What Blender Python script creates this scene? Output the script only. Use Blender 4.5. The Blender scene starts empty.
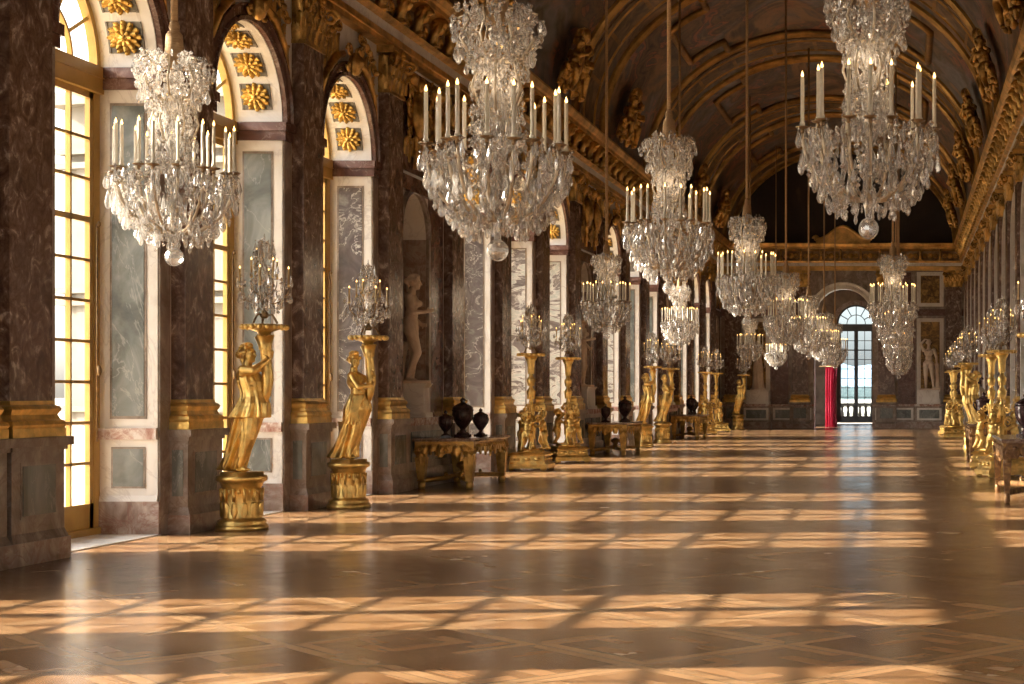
import bpy, bmesh, math, random
from mathutils import Vector, Matrix
R = random.Random(7)
PI = math.pi
sc = bpy.context.scene
col = sc.collection
def rad(a): return math.radians(a)

# ------------------------------------------------------------------ materials
def newmat(name):
    m = bpy.data.materials.new(name); m.use_nodes = True
    nt = m.node_tree; nt.nodes.clear()
    out = nt.nodes.new('ShaderNodeOutputMaterial')
    return m, nt, out
def N(nt, t, **kw):
    n = nt.nodes.new(t)
    for k, v in kw.items():
        if k.startswith('i_'): n.inputs[k[2:].replace('_', ' ')].default_value = v
        else: setattr(n, k, v)
    return n
def pos(nt):
    return N(nt, 'ShaderNodeNewGeometry').outputs['Position']
def ramp(nt, fac, stops):
    r = N(nt, 'ShaderNodeValToRGB')
    cr = r.color_ramp
    while len(cr.elements) < len(stops): cr.elements.new(0.5)
    for e, (p, c) in zip(cr.elements, stops):
        e.position = p; e.color = (*c, 1)
    nt.links.new(fac, r.inputs[0]); return r.outputs[0]
def noise(nt, vec, scale, detail=5, rough=.55, dist=0.0):
    n = N(nt, 'ShaderNodeTexNoise')
    n.inputs['Scale'].default_value = scale; n.inputs['Detail'].default_value = detail
    n.inputs['Roughness'].default_value = rough; n.inputs['Distortion'].default_value = dist
    nt.links.new(vec, n.inputs['Vector']); return n.outputs['Fac']
def mth(nt, op, a, b=None, c=None):
    n = N(nt, 'ShaderNodeMath', operation=op)
    for i, v in enumerate((a, b, c)):
        if v is None: continue
        if isinstance(v, (int, float)): n.inputs[i].default_value = v
        else: nt.links.new(v, n.inputs[i])
    return n.outputs[0]
def mixc(nt, fac, a, b, mode='MIX'):
    n = N(nt, 'ShaderNodeMix', data_type='RGBA', blend_type=mode)
    for i, v in ((0, fac), (6, a), (7, b)):
        if isinstance(v, (int, float)): n.inputs[i].default_value = v
        elif isinstance(v, tuple): n.inputs[i].default_value = (*v, 1)
        else: nt.links.new(v, n.inputs[i])
    return n.outputs[2]
def vecscale(nt, v, s):
    n = N(nt, 'ShaderNodeVectorMath', operation='MULTIPLY'); nt.links.new(v, n.inputs[0]); n.inputs[1].default_value = s
    return n.outputs[0]
def principled(nt, out, colr, rough=.5, metal=0.0, spec=.5, bump=None, bstr=.2):
    p = N(nt, 'ShaderNodeBsdfPrincipled')
    if isinstance(colr, tuple): p.inputs['Base Color'].default_value = (*colr, 1)
    else: nt.links.new(colr, p.inputs['Base Color'])
    if isinstance(rough, (int, float)): p.inputs['Roughness'].default_value = rough
    else: nt.links.new(rough, p.inputs['Roughness'])
    p.inputs['Metallic'].default_value = metal
    p.inputs['Specular IOR Level'].default_value = spec
    if bump is not None:
        b = N(nt, 'ShaderNodeBump'); b.inputs['Strength'].default_value = bstr; b.inputs['Distance'].default_value = .02
        nt.links.new(bump, b.inputs['Height']); nt.links.new(b.outputs[0], p.inputs['Normal'])
    nt.links.new(p.outputs[0], out.inputs[0]); return p

def marble(name, stops, vein, scale=1.2, veinw=.03, veinscale=.9, rough=.28, stretch=(1, 1, 1), veinamt=.8):
    m, nt, out = newmat(name)
    v = vecscale(nt, pos(nt), stretch)
    n = noise(nt, v, scale, 8, .62, 1.2)
    c = ramp(nt, n, stops)
    k = noise(nt, v, veinscale, 7, .6, 1.6)
    d = mth(nt, 'ABSOLUTE', mth(nt, 'SUBTRACT', k, .5))
    f = mth(nt, 'MULTIPLY', mth(nt, 'SUBTRACT', 1.0, mth(nt, 'MINIMUM', mth(nt, 'DIVIDE', d, veinw), 1.0)), veinamt)
    c = mixc(nt, f, c, vein)
    principled(nt, out, c, rough)
    return m
def cellmarble(name, stops, vein, vscale, vw=.06, rough=.25, stretch=(1, 1, 1)):
    m, nt, out = newmat(name)
    p0 = vecscale(nt, pos(nt), stretch)
    nz = N(nt, 'ShaderNodeTexNoise'); nz.inputs['Scale'].default_value = 1.3; nz.inputs['Detail'].default_value = 5
    nt.links.new(p0, nz.inputs['Vector'])
    a = N(nt, 'ShaderNodeVectorMath', operation='SCALE'); nt.links.new(nz.outputs['Color'], a.inputs[0]); a.inputs['Scale'].default_value = .8
    b = N(nt, 'ShaderNodeVectorMath', operation='ADD'); nt.links.new(p0, b.inputs[0]); nt.links.new(a.outputs[0], b.inputs[1])
    vo = N(nt, 'ShaderNodeTexVoronoi', feature='DISTANCE_TO_EDGE'); vo.inputs['Scale'].default_value = vscale
    nt.links.new(b.outputs[0], vo.inputs['Vector'])
    f = mth(nt, 'SUBTRACT', 1.0, mth(nt, 'MINIMUM', mth(nt, 'DIVIDE', vo.outputs['Distance'], vw), 1.0))
    n = noise(nt, b.outputs[0], 1.6, 7, .65, .8)
    c = mixc(nt, f, ramp(nt, n, stops), vein)
    principled(nt, out, c, rough)
    return m
M = {}
M['rouge'] = marble('red_brown_marble', [(.3, (.065, .035, .025)), (.44, (.14, .084, .064)), (.53, (.21, .138, .108)), (.59, (.3, .215, .175)), (.63, (.52, .42, .35)), (.78, (.62, .54, .46))],
                    (.07, .035, .03), 6.5, .05, 6.0, .2, (1, 1, .75), .5)
M['rouge_dark'] = marble('dark_red_marble', [(.3, (.075, .035, .028)), (.55, (.15, .075, .06)), (.72, (.28, .18, .15))],
                    (.4, .3, .26), 3.2, .015, 2.2, .22, (1, 1, 1), .5)
M['white'] = marble('white_marble', [(.28, (.6, .55, .5)), (.45, (.8, .77, .73)), (.7, (.88, .86, .83))],
                    (.5, .45, .43), 1.3, .018, 1.1, .3, (1, 1, .6), .45)
M['plinth'] = marble('veined_taupe_marble', [(.3, (.17, .125, .1)), (.48, (.29, .235, .195)), (.6, (.4, .34, .295)), (.72, (.52, .46, .41))],
                     (.16, .1, .075), 3.2, .03, 2.2, .3, (1, 1, .8), .55)
M['pink'] = marble('pink_brown_marble', [(.32, (.22, .145, .11)), (.5, (.38, .29, .24)), (.68, (.56, .48, .42))],
                   (.28, .13, .1), 3.4, .03, 2.4, .28, (1, 1, 1), .7)
M['rail'] = marble('red_white_rail_marble', [(.35, (.3, .12, .09)), (.5, (.5, .34, .29)), (.62, (.78, .72, .68))],
                   (.8, .74, .7), 4.5, .03, 3, .25, (1, 1, 1), .6)
M['green'] = marble('grey_green_marble', [(.28, (.075, .09, .09)), (.45, (.15, .172, .172)), (.55, (.22, .245, .242)), (.68, (.32, .35, .345))],
                    (.55, .57, .56), 2.0, .012, 1.6, .22, (1, 1, .55), .45)
M['coffer'] = marble('dark_coffer_marble', [(.3, (.1, .095, .085)), (.7, (.24, .22, .2))], (.3, .28, .26), 3, .03, 2, .35)
M['violet'] = marble('violet_breccia_marble', [(.3, (.06, .05, .055)), (.44, (.12, .1, .105)), (.52, (.18, .165, .165)), (.58, (.12, .1, .105)), (.66, (.27, .265, .26)), (.76, (.5, .51, .49))],
                       (.78, .76, .73), 1.8, .012, 1.8, .22, (1, 1, .8), .8)
M['greybreccia'] = marble('grey_breccia_marble', [(.3, (.14, .12, .12)), (.42, (.24, .21, .21)), (.45, (.72, .72, .69)), (.5, (.5, .55, .54)), (.54, (.78, .77, .74)), (.57, (.22, .19, .195)), (.64, (.3, .28, .28)), (.67, (.7, .7, .67)), (.78, (.4, .44, .43))],
                       (.83, .82, .79), 1.2, .02, 1.0, .22, (.8, .8, 1.9), .6)
M['statue'] = marble('statue_marble', [(.3, (.6, .47, .36)), (.55, (.76, .64, .52)), (.75, (.82, .72, .62))],
                     (.45, .35, .27), 3, .01, 2, .45, (1, 1, 1), .3)
M['porphyry'] = marble('purple_porphyry', [(.35, (.025, .012, .016)), (.55, (.06, .028, .032)), (.75, (.11, .06, .065))],
                       (.14, .08, .08), 14, .03, 9, .16, (1, 1, 1), .4)
M['tabletop'] = marble('table_slab_marble', [(.35, (.16, .1, .075)), (.55, (.32, .23, .18)), (.72, (.5, .42, .36))],
                       (.55, .45, .4), 6, .03, 4, .12, (1, 1, 1), .5)
def gold(name, c, rough, bs=26, bstr=.35, dark=.45):
    m, nt, out = newmat(name)
    n = noise(nt, pos(nt), bs, 4, .6)
    n2 = noise(nt, pos(nt), bs * .25, 4, .6)
    cc = mixc(nt, ramp(nt, n2, [(.35, (0, 0, 0)), (.65, (1, 1, 1))]), tuple(x * dark for x in c), c)
    principled(nt, out, cc, rough, .88, .5, n, bstr)
    return m
M['gold'] = gold('gilt_bronze', (1.0, .69, .23), .28, 26, .35, .58)
M['goldflower'] = gold('gilt_rosette', (.8, .5, .13), .36, 30, .5)
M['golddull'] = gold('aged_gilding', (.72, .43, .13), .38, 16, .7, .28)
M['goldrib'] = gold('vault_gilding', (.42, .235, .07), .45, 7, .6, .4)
M['goldcornice'] = gold('cornice_gilding', (.9, .57, .2), .4, 9, .6, .45)
M['goldpaint'] = None
m, nt, out = newmat('yellow_painted_wood')
n = noise(nt, pos(nt), 3, 4); principled(nt, out, ramp(nt, n, [(.3, (.45, .27, .06)), (.7, (.6, .38, .1))]), .35)
M['goldpaint'] = m
m, nt, out = newmat('dark_painted_wood')
n = noise(nt, pos(nt), 3, 4); principled(nt, out, ramp(nt, n, [(.3, (.07, .075, .08)), (.7, (.12, .125, .13))]), .4)
M['darkpaint'] = m
m, nt, out = newmat('dark_bronze')
n = noise(nt, pos(nt), 20, 3); principled(nt, out, ramp(nt, n, [(.3, (.16, .1, .05)), (.7, (.34, .23, .12))]), .35, .8)
M['bronze'] = m
m, nt, out = newmat('silvered_wire')
n = noise(nt, pos(nt), 20, 3); principled(nt, out, ramp(nt, n, [(.3, (.42, .34, .25)), (.7, (.72, .62, .48))]), .3, .75)
M['wire'] = m
m, nt, out = newmat('candle_wax')
n = noise(nt, pos(nt), 30, 3)
p = principled(nt, out, ramp(nt, n, [(.3, (.8, .72, .58)), (.7, (.88, .82, .7))]), .5)
M['wax'] = m
m, nt, out = newmat('gilt_candle_tube')
n = noise(nt, pos(nt), 30, 3); principled(nt, out, ramp(nt, n, [(.3, (.8, .6, .3)), (.7, (.9, .72, .42))]), .35, .5)
M['goldwax'] = m
m, nt, out = newmat('flame')
e = N(nt, 'ShaderNodeEmission'); e.inputs[0].default_value = (1, .55, .16, 1); e.inputs[1].default_value = 5
nt.links.new(e.outputs[0], out.inputs[0]); M['flame'] = m
m, nt, out = newmat('rope')
n = noise(nt, vecscale(nt, pos(nt), (1, 1, 4)), 30, 2); principled(nt, out, ramp(nt, n, [(.3, (.32, .19, .09)), (.7, (.5, .33, .17))]), .8)
M['rope'] = m
def crystal(name, ftr, tint):
    m, nt, out = newmat(name)
    t = N(nt, 'ShaderNodeBsdfTransparent'); t.inputs[0].default_value = (.93, .92, .9, 1)
    g = N(nt, 'ShaderNodeBsdfGlossy'); g.inputs['Roughness'].default_value = .08; g.inputs[0].default_value = (*tint, 1)
    d = N(nt, 'ShaderNodeBsdfTranslucent'); d.inputs[0].default_value = (*tint, 1)
    d2 = N(nt, 'ShaderNodeBsdfDiffuse'); d2.inputs[0].default_value = (*tint, 1)
    a = N(nt, 'ShaderNodeMixShader'); a.inputs[0].default_value = .5
    nt.links.new(d.outputs[0], a.inputs[1]); nt.links.new(d2.outputs[0], a.inputs[2])
    b = N(nt, 'ShaderNodeMixShader'); b.inputs[0].default_value = .55
    nt.links.new(a.outputs[0], b.inputs[1]); nt.links.new(g.outputs[0], b.inputs[2])
    lw = N(nt, 'ShaderNodeLayerWeight'); lw.inputs['Blend'].default_value = .35
    f = mth(nt, 'MULTIPLY_ADD', lw.outputs['Facing'], .45, 1 - ftr - .2)
    c = N(nt, 'ShaderNodeMixShader'); nt.links.new(f, c.inputs[0])
    nt.links.new(t.outputs[0], c.inputs[1]); nt.links.new(b.outputs[0], c.inputs[2])
    nt.links.new(c.outputs[0], out.inputs[0])
    return m
M['crystal'] = crystal('cut_crystal', .42, (.95, .94, .93))
M['crystal_small'] = crystal('small_crystal', .36, (.95, .93, .91))
m, nt, out = newmat('window_glass')
t = N(nt, 'ShaderNodeBsdfTransparent'); t.inputs[0].default_value = (.97, .95, .9, 1)
g = N(nt, 'ShaderNodeBsdfGlossy'); g.inputs['Roughness'].default_value = .02
lw = N(nt, 'ShaderNodeLayerWeight'); lw.inputs['Blend'].default_value = .5
fr = mth(nt, 'MULTIPLY_ADD', mth(nt, 'POWER', lw.outputs['Facing'], 5.0), .7, .02)
c = N(nt, 'ShaderNodeMixShader'); nt.links.new(fr, c.inputs[0]); nt.links.new(t.outputs[0], c.inputs[1]); nt.links.new(g.outputs[0], c.inputs[2])
nt.links.new(c.outputs[0], out.inputs[0]); M['glass'] = m
M['sky_tint_glass'] = m.copy(); M['sky_tint_glass'].name = 'sky_tinted_glass'  # end window only: pale blue sky tone is put into the glass tint
[q for q in M['sky_tint_glass'].node_tree.nodes if q.type == 'BSDF_TRANSPARENT'][0].inputs[0].default_value = (.6, .7, .77, 1)
m, nt, out = newmat('old_mirror')
n = noise(nt, pos(nt), 2, 3); principled(nt, out, ramp(nt, n, [(.3, (.45, .42, .38)), (.7, (.62, .58, .53))]), .09, 1.0)
M['mirror'] = m
m, nt, out = newmat('crimson_velvet')
n = noise(nt, pos(nt), 8, 3); principled(nt, out, ramp(nt, n, [(.3, (.3, .018, .06)), (.7, (.44, .035, .1))]), .7)
M['crimson'] = m
m, nt, out = newmat('stone')
n = noise(nt, pos(nt), .8, 6); principled(nt, out, ramp(nt, n, [(.3, (.17, .155, .13)), (.7, (.22, .2, .17))]), .8)
M['stone'] = m
m, nt, out = newmat('terrace_gravel')
n = noise(nt, pos(nt), .3, 6); principled(nt, out, ramp(nt, n, [(.3, (.5, .42, .32)), (.7, (.62, .54, .42))]), .9)
M['gravel'] = m
m, nt, out = newmat('tree_leaves')
n = noise(nt, pos(nt), 1.5, 6); principled(nt, out, ramp(nt, n, [(.3, (.07, .1, .1)), (.7, (.13, .17, .16))]), .9)
M['leaf'] = m
m, nt, out = newmat('haze_painted_hills')  # pale blue of aerial haze is painted into the hills' base colour
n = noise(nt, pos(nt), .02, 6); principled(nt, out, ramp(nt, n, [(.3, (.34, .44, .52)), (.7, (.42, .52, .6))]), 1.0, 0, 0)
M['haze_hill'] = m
# painted vault
m, nt, out = newmat('painted_vault')
v = vecscale(nt, pos(nt), (1, .6, 1))
n1 = noise(nt, v, .42, 6, .52, 1.0); n2 = noise(nt, v, .5, 3, .5, .6); n3 = noise(nt, v, 1.1, 6, .55, 1.2)
c1 = ramp(nt, n1, [(.32, (.01, .006, .005)), (.42, (.05, .03, .018)), (.48, (.28, .17, .09)), (.53, (.07, .07, .08)), (.6, (.2, .2, .21)), (.66, (.06, .045, .035)), (.74, (.32, .22, .13))])
c2 = ramp(nt, n3, [(.34, (.012, .008, .006)), (.46, (.17, .1, .055)), (.52, (.04, .036, .036)), (.58, (.36, .12, .06)), (.64, (.05, .05, .055)), (.72, (.26, .18, .1))])
cc = mixc(nt, ramp(nt, n2, [(.4, (0, 0, 0)), (.62, (1, 1, 1))]), c1, c2)
principled(nt, out, cc, .55)
M['painting'] = m
m, nt, out = newmat('dark_lunette_painting')
n1 = noise(nt, pos(nt), .5, 8, .6, 1.2)
principled(nt, out, ramp(nt, n1, [(.35, (.008, .005, .004)), (.6, (.025, .014, .01)), (.8, (.09, .05, .03))]), .6)
M['lunette'] = m
m, nt, out = newmat('gilded_relief_panel')
n1 = noise(nt, pos(nt), 5, 6, .6, 1.0)
principled(nt, out, ramp(nt, n1, [(.35, (.06, .035, .02)), (.5, (.22, .13, .05)), (.65, (.5, .31, .1))]), .45, .4, .5, n1, .6)
M['relief'] = m
m, nt, out = newmat('frieze_ground')
n1 = noise(nt, pos(nt), 2.5, 6, .6, 1.0)
principled(nt, out, ramp(nt, n1, [(.35, (.14, .085, .045)), (.5, (.3, .19, .09)), (.68, (.5, .38, .25))]), .5, .15)
M['frieze'] = m
m, nt, out = newmat('vault_band')
n1 = noise(nt, pos(nt), 2.0, 6, .6, 1.0)
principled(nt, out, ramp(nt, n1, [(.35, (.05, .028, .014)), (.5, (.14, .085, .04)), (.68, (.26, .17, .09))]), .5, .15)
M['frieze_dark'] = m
m, nt, out = newmat('carved_brown_wood')
n1 = noise(nt, pos(nt), 9, 5, .6, 1.0)
principled(nt, out, ramp(nt, n1, [(.35, (.12, .06, .025)), (.55, (.26, .14, .06)), (.7, (.5, .3, .1))]), .4, .3, .5, n1, .4)
M['carved_wood'] = m
m, nt, out = newmat('salon_wall')
n1 = noise(nt, pos(nt), 1.5, 6, .6, 1.0)
principled(nt, out, ramp(nt, n1, [(.35, (.16, .11, .08)), (.65, (.3, .23, .17))]), .4)
M['salon'] = m
# parquet: square panels laid on the diagonal, each a framed basket weave
def parquet():
    m, nt, out = newmat('oak_parquet')
    sx = N(nt, 'ShaderNodeSeparateXYZ'); nt.links.new(pos(nt), sx.inputs[0])
    X, Y = sx.outputs[0], sx.outputs[1]
    s = 1.05; k = .70711 / s
    u = mth(nt, 'MULTIPLY', mth(nt, 'ADD', X, Y), k); v = mth(nt, 'MULTIPLY', mth(nt, 'SUBTRACT', X, Y), k)
    fu = mth(nt, 'FRACT', mth(nt, 'ADD', u, 200)); fv = mth(nt, 'FRACT', mth(nt, 'ADD', v, 200))
    iu = mth(nt, 'FLOOR', u); iv = mth(nt, 'FLOOR', v)
    au = mth(nt, 'ABSOLUTE', mth(nt, 'SUBTRACT', fu, .5)); av = mth(nt, 'ABSOLUTE', mth(nt, 'SUBTRACT', fv, .5))
    big = mth(nt, 'MAXIMUM', au, av)
    border = mth(nt, 'GREATER_THAN', big, .415)
    side = mth(nt, 'GREATER_THAN', au, av)               # border boards: which way they run
    q = 3.0
    gu = mth(nt, 'FLOOR', mth(nt, 'MULTIPLY', fu, q)); gv = mth(nt, 'FLOOR', mth(nt, 'MULTIPLY', fv, q))
    par = mth(nt, 'MODULO', mth(nt, 'ADD', gu, gv), 2.0)
    inner_dir = mth(nt, 'GREATER_THAN', par, .5)
    dirn = mth(nt, 'ADD', mth(nt, 'MULTIPLY', border, side), mth(nt, 'MULTIPLY', mth(nt, 'SUBTRACT', 1.0, border), inner_dir))
    # strip index inside a weave square
    su = mth(nt, 'FLOOR', mth(nt, 'MULTIPLY', fu, 9.0)); sv = mth(nt, 'FLOOR', mth(nt, 'MULTIPLY', fv, 9.0))
    strip = mth(nt, 'ADD', mth(nt, 'MULTIPLY', dirn, su), mth(nt, 'MULTIPLY', mth(nt, 'SUBTRACT', 1.0, dirn), mth(nt, 'ADD', sv, 20)))
    sid = mth(nt, 'ADD', mth(nt, 'MULTIPLY', mth(nt, 'SUBTRACT', 1.0, border), mth(nt, 'ADD', strip, mth(nt, 'ADD', mth(nt, 'MULTIPLY', gu, 3.7), mth(nt, 'MULTIPLY', gv, 7.3)))),
              mth(nt, 'MULTIPLY', border, mth(nt, 'ADD', mth(nt, 'MULTIPLY', side, 51.0), mth(nt, 'ADD', mth(nt, 'GREATER_THAN', fu, .5), mth(nt, 'MULTIPLY', mth(nt, 'GREATER_THAN', fv, .5), 2)))))
    cmb = N(nt, 'ShaderNodeCombineXYZ'); nt.links.new(iu, cmb.inputs[0]); nt.links.new(iv, cmb.inputs[1]); nt.links.new(sid, cmb.inputs[2])
    wn = N(nt, 'ShaderNodeTexWhiteNoise', noise_dimensions='3D'); nt.links.new(cmb.outputs[0], wn.inputs[0])
    rv = wn.outputs['Value']
    # grain along the strip
    gu_ = mth(nt, 'ADD', mth(nt, 'MULTIPLY', u, mth(nt, 'MULTIPLY_ADD', dirn, 26.0, 2.5)), 0.0)
    gv_ = mth(nt, 'MULTIPLY', v, mth(nt, 'SUBTRACT', 28.5, mth(nt, 'MULTIPLY', dirn, 26.0)))
    c2 = N(nt, 'ShaderNodeCombineXYZ'); nt.links.new(gu_, c2.inputs[0]); nt.links.new(gv_, c2.inputs[1]); nt.links.new(mth(nt, 'MULTIPLY', rv, 40.0), c2.inputs[2])
    gr = noise(nt, c2.outputs[0], 1.0, 5, .6)
    t = mth(nt, 'ADD', mth(nt, 'MULTIPLY_ADD', rv, .5, .1), mth(nt, 'MULTIPLY', gr, .3))
    base = ramp(nt, t, [(.15, (.135, .068, .03)), (.5, (.23, .126, .06)), (.85, (.34, .2, .105))])
    base = mixc(nt, mth(nt, 'MULTIPLY', border, .5), base, (.4, .255, .14))
    # joints
    def edge(f, n, w):
        a = mth(nt, 'FRACT', mth(nt, 'MULTIPLY', f, n)); a = mth(nt, 'ABSOLUTE', mth(nt, 'SUBTRACT', a, .5))
        return mth(nt, 'GREATER_THAN', a, .5 - w)
    jt = mth(nt, 'MAXIMUM', edge(u, 1, .006), edge(v, 1, .006))
    ji = mth(nt, 'MAXIMUM', mth(nt, 'MULTIPLY', dirn, edge(fu, 9, .018)), mth(nt, 'MULTIPLY', mth(nt, 'SUBTRACT', 1.0, dirn), edge(fv, 9, .018)))
    ji = mth(nt, 'MULTIPLY', ji, mth(nt, 'SUBTRACT', 1.0, border))
    jb = mth(nt, 'LESS_THAN', mth(nt, 'ABSOLUTE', mth(nt, 'SUBTRACT', big, .415)), .006)
    j = mth(nt, 'MAXIMUM', mth(nt, 'MAXIMUM', jt, ji), jb)
    base = mixc(nt, mth(nt, 'MULTIPLY', j, .35), base, (.06, .03, .015))
    rn = noise(nt, pos(nt), .9, 4, .6)
    rg = mth(nt, 'MULTIPLY_ADD', rn, .18, mth(nt, 'MULTIPLY_ADD', rv, .04, .12))
    h = mth(nt, 'ADD', mth(nt, 'MULTIPLY', rv, .5), noise(nt, pos(nt), 1.7, 3))
    principled(nt, out, base, rg, 0, .6, h, .03)
    return m
M['parquet'] = parquet()

# ------------------------------------------------------------------ mesh builder
class MB:
    def __init__(s): s.v = []; s.f = []; s.mi = []; s.sm = []
    def add(s, vs, fs, mi=0, smooth=False):
        o = len(s.v); s.v += [tuple(p) for p in vs]
        for f in fs:
            s.f.append(tuple(i + o for i in f)); s.mi.append(mi); s.sm.append(smooth)
    def box(s, a, b, mi=0):
        x0, y0, z0 = (min(a[i], b[i]) for i in range(3)); x1, y1, z1 = (max(a[i], b[i]) for i in range(3))
        v = [(x0, y0, z0), (x1, y0, z0), (x1, y1, z0), (x0, y1, z0), (x0, y0, z1), (x1, y0, z1), (x1, y1, z1), (x0, y1, z1)]
        s.add(v, [(0, 3, 2, 1), (4, 5, 6, 7), (0, 1, 5, 4), (1, 2, 6, 5), (2, 3, 7, 6), (3, 0, 4, 7)], mi)
    def frustum(s, c, b0, b1, z0, z1, mi=0):
        v = []
        for (hx, hy), z in ((b0, z0), (b1, z1)):
            v += [(c[0] - hx, c[1] - hy, z), (c[0] + hx, c[1] - hy, z), (c[0] + hx, c[1] + hy, z), (c[0] - hx, c[1] + hy, z)]
        s.add(v, [(0, 3, 2, 1), (4, 5, 6, 7), (0, 1, 5, 4), (1, 2, 6, 5), (2, 3, 7, 6), (3, 0, 4, 7)], mi)
    def lathe(s, prof, n=20, c=(0, 0, 0), mi=0, smooth=True, sq=False, flute=0.0, nfl=12):
        vs = []; fs = []
        for (r, z) in prof:
            for i in range(n):
                a = 2 * PI * (i + (.5 if sq else 0)) / n
                rr = r * (1 + flute * math.cos(nfl * a)) if flute else r
                vs.append((c[0] + rr * math.cos(a), c[1] + rr * math.sin(a), c[2] + z))
        for j in range(len(prof) - 1):
            for i in range(n):
                k = (i + 1) % n
                fs.append((j * n + i, j * n + k, (j + 1) * n + k, (j + 1) * n + i))
        fs.append(tuple(range(n - 1, -1, -1))); fs.append(tuple((len(prof) - 1) * n + i for i in range(n)))
        s.add(vs, fs, mi, smooth)
    def tube(s, pts, r, n=8, mi=0, smooth=True, flat=1.0):
        pts = [Vector(p) for p in pts]; k = len(pts)
        rs = r if isinstance(r, (list, tuple)) else [r] * k
        vs = []; fs = []; up = Vector((0, 0, 1)); prev = None
        for i, p in enumerate(pts):
            t = (pts[min(i + 1, k - 1)] - pts[max(i - 1, 0)])
            t = t.normalized() if t.length > 1e-9 else Vector((0, 0, 1))
            if prev is None:
                a = t.cross(up if abs(t.z) < .95 else Vector((1, 0, 0))).normalized()
            else:
                a = (prev - t * prev.dot(t)); a = a.normalized() if a.length > 1e-6 else t.orthogonal().normalized()
            prev = a; b = t.cross(a)
            for j in range(n):
                q = 2 * PI * j / n
                vs.append(p + a * (math.cos(q) * rs[i]) + b * (math.sin(q) * rs[i] * flat))
        for i in range(k - 1):
            for j in range(n):
                l = (j + 1) % n
                fs.append((i * n + j, i * n + l, (i + 1) * n + l, (i + 1) * n + j))
        fs.append(tuple(range(n - 1, -1, -1))); fs.append(tuple((k - 1) * n + j for j in range(n)))
        s.add(vs, fs, mi, smooth)
    def ball(s, c, r, n=10, m=7, mi=0, smooth=True, rot=None):
        if isinstance(r, (int, float)): r = (r, r, r)
        vs = [(0, 0, -1)]; fs = []
        for j in range(1, m):
            t = -PI / 2 + PI * j / m
            for i in range(n):
                a = 2 * PI * i / n
                vs.append((math.cos(t) * math.cos(a), math.cos(t) * math.sin(a), math.sin(t)))
        vs.append((0, 0, 1)); last = len(vs) - 1
        for i in range(n):
            fs.append((0, 1 + (i + 1) % n, 1 + i)); fs.append((last, 1 + (m - 2) * n + i, 1 + (m - 2) * n + (i + 1) % n))
        for j in range(m - 2):
            for i in range(n):
                k = (i + 1) % n
                fs.append((1 + j * n + i, 1 + j * n + k, 1 + (j + 1) * n + k, 1 + (j + 1) * n + i))
        out = []
        for p in vs:
            q = Vector((p[0] * r[0], p[1] * r[1], p[2] * r[2]))
            if rot is not None: q = rot @ q
            out.append((q.x + c[0], q.y + c[1], q.z + c[2]))
        s.add(out, fs, mi, smooth)
    def cap(s, a, ra, b, rb, n=10):                       # tapered capsule with rounded ends
        a = Vector(a); b = Vector(b); t = (b - a); L = t.length; t.normalize()
        pts = []; rs = []
        for q in (85, 55, 25, 0): pts.append(a - t * (ra * math.sin(rad(q)))); rs.append(ra * math.cos(rad(q)))
        for q in (0, 25, 55, 85): pts.append(b + t * (rb * math.sin(rad(q)))); rs.append(rb * math.cos(rad(q)))
        s.tube(pts, rs, n)
    def drop(s, c, h, w, t=.6, ang=0.0, mi=0):             # faceted pendant hanging down from c
        ca, sa = math.cos(ang), math.sin(ang)
        prof = [(0, 0), (.32, -.16), (.7, -.42), (1, -.68), (.62, -.9), (0, -1)]
        vs = []; n = 6
        for (r, z) in prof:
            if r == 0: vs.append((c[0], c[1], c[2] + z * h)); continue
            for i in range(n):
                a = 2 * PI * i / n
                x, y = r * w * .5 * math.cos(a), r * w * .5 * t * math.sin(a)
                vs.append((c[0] + x * ca - y * sa, c[1] + x * sa + y * ca, c[2] + z * h))
        fs = []
        for i in range(n):
            k = (i + 1) % n
            fs.append((0, 1 + i, 1 + k))
            for j in range(3): fs.append((1 + j * n + i, 1 + (j + 1) * n + i, 1 + (j + 1) * n + k, 1 + j * n + k))
            fs.append((1 + 3 * n + i, 1 + 4 * n, 1 + 3 * n + k))
        s.add(vs, fs, mi, False)
    def gem(s, c, r, mi=0, ang=0.0, flat=1.0):              # small octahedral bead
        ca, sa = math.cos(ang), math.sin(ang)
        P = [(r, 0, 0), (0, r * flat, 0), (-r, 0, 0), (0, -r * flat, 0), (0, 0, r), (0, 0, -r)]
        vs = [(c[0] + x * ca - y * sa, c[1] + x * sa + y * ca, c[2] + z) for x, y, z in P]
        s.add(vs, [(0, 1, 4), (1, 2, 4), (2, 3, 4), (3, 0, 4), (1, 0, 5), (2, 1, 5), (3, 2, 5), (0, 3, 5)], mi, False)
    def sweep(s, prof, path_fn, ts, mi=0, smooth=False, close=False):
        k = len(prof); vs = []; fs = []
        for t in ts: vs += [path_fn(t, p) for p in prof]
        for i in range(len(ts) - 1):
            for j in range(k if close else k - 1):
                l = (j + 1) % k
                fs.append((i * k + j, (i + 1) * k + j, (i + 1) * k + l, i * k + l))
        s.add(vs, fs, mi, smooth)
    def mesh(s, name, mats):
        me = bpy.data.meshes.new(name)
        me.from_pydata(s.v, [], s.f)
        for mm in mats if isinstance(mats, (list, tuple)) else [mats]: me.materials.append(mm)
        me.polygons.foreach_set('material_index', s.mi); me.polygons.foreach_set('use_smooth', s.sm)
        me.update(); return me
    def xf(s, M4, start=0):
        s.v[start:] = [tuple(M4 @ Vector(p)) for p in s.v[start:]]

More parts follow.
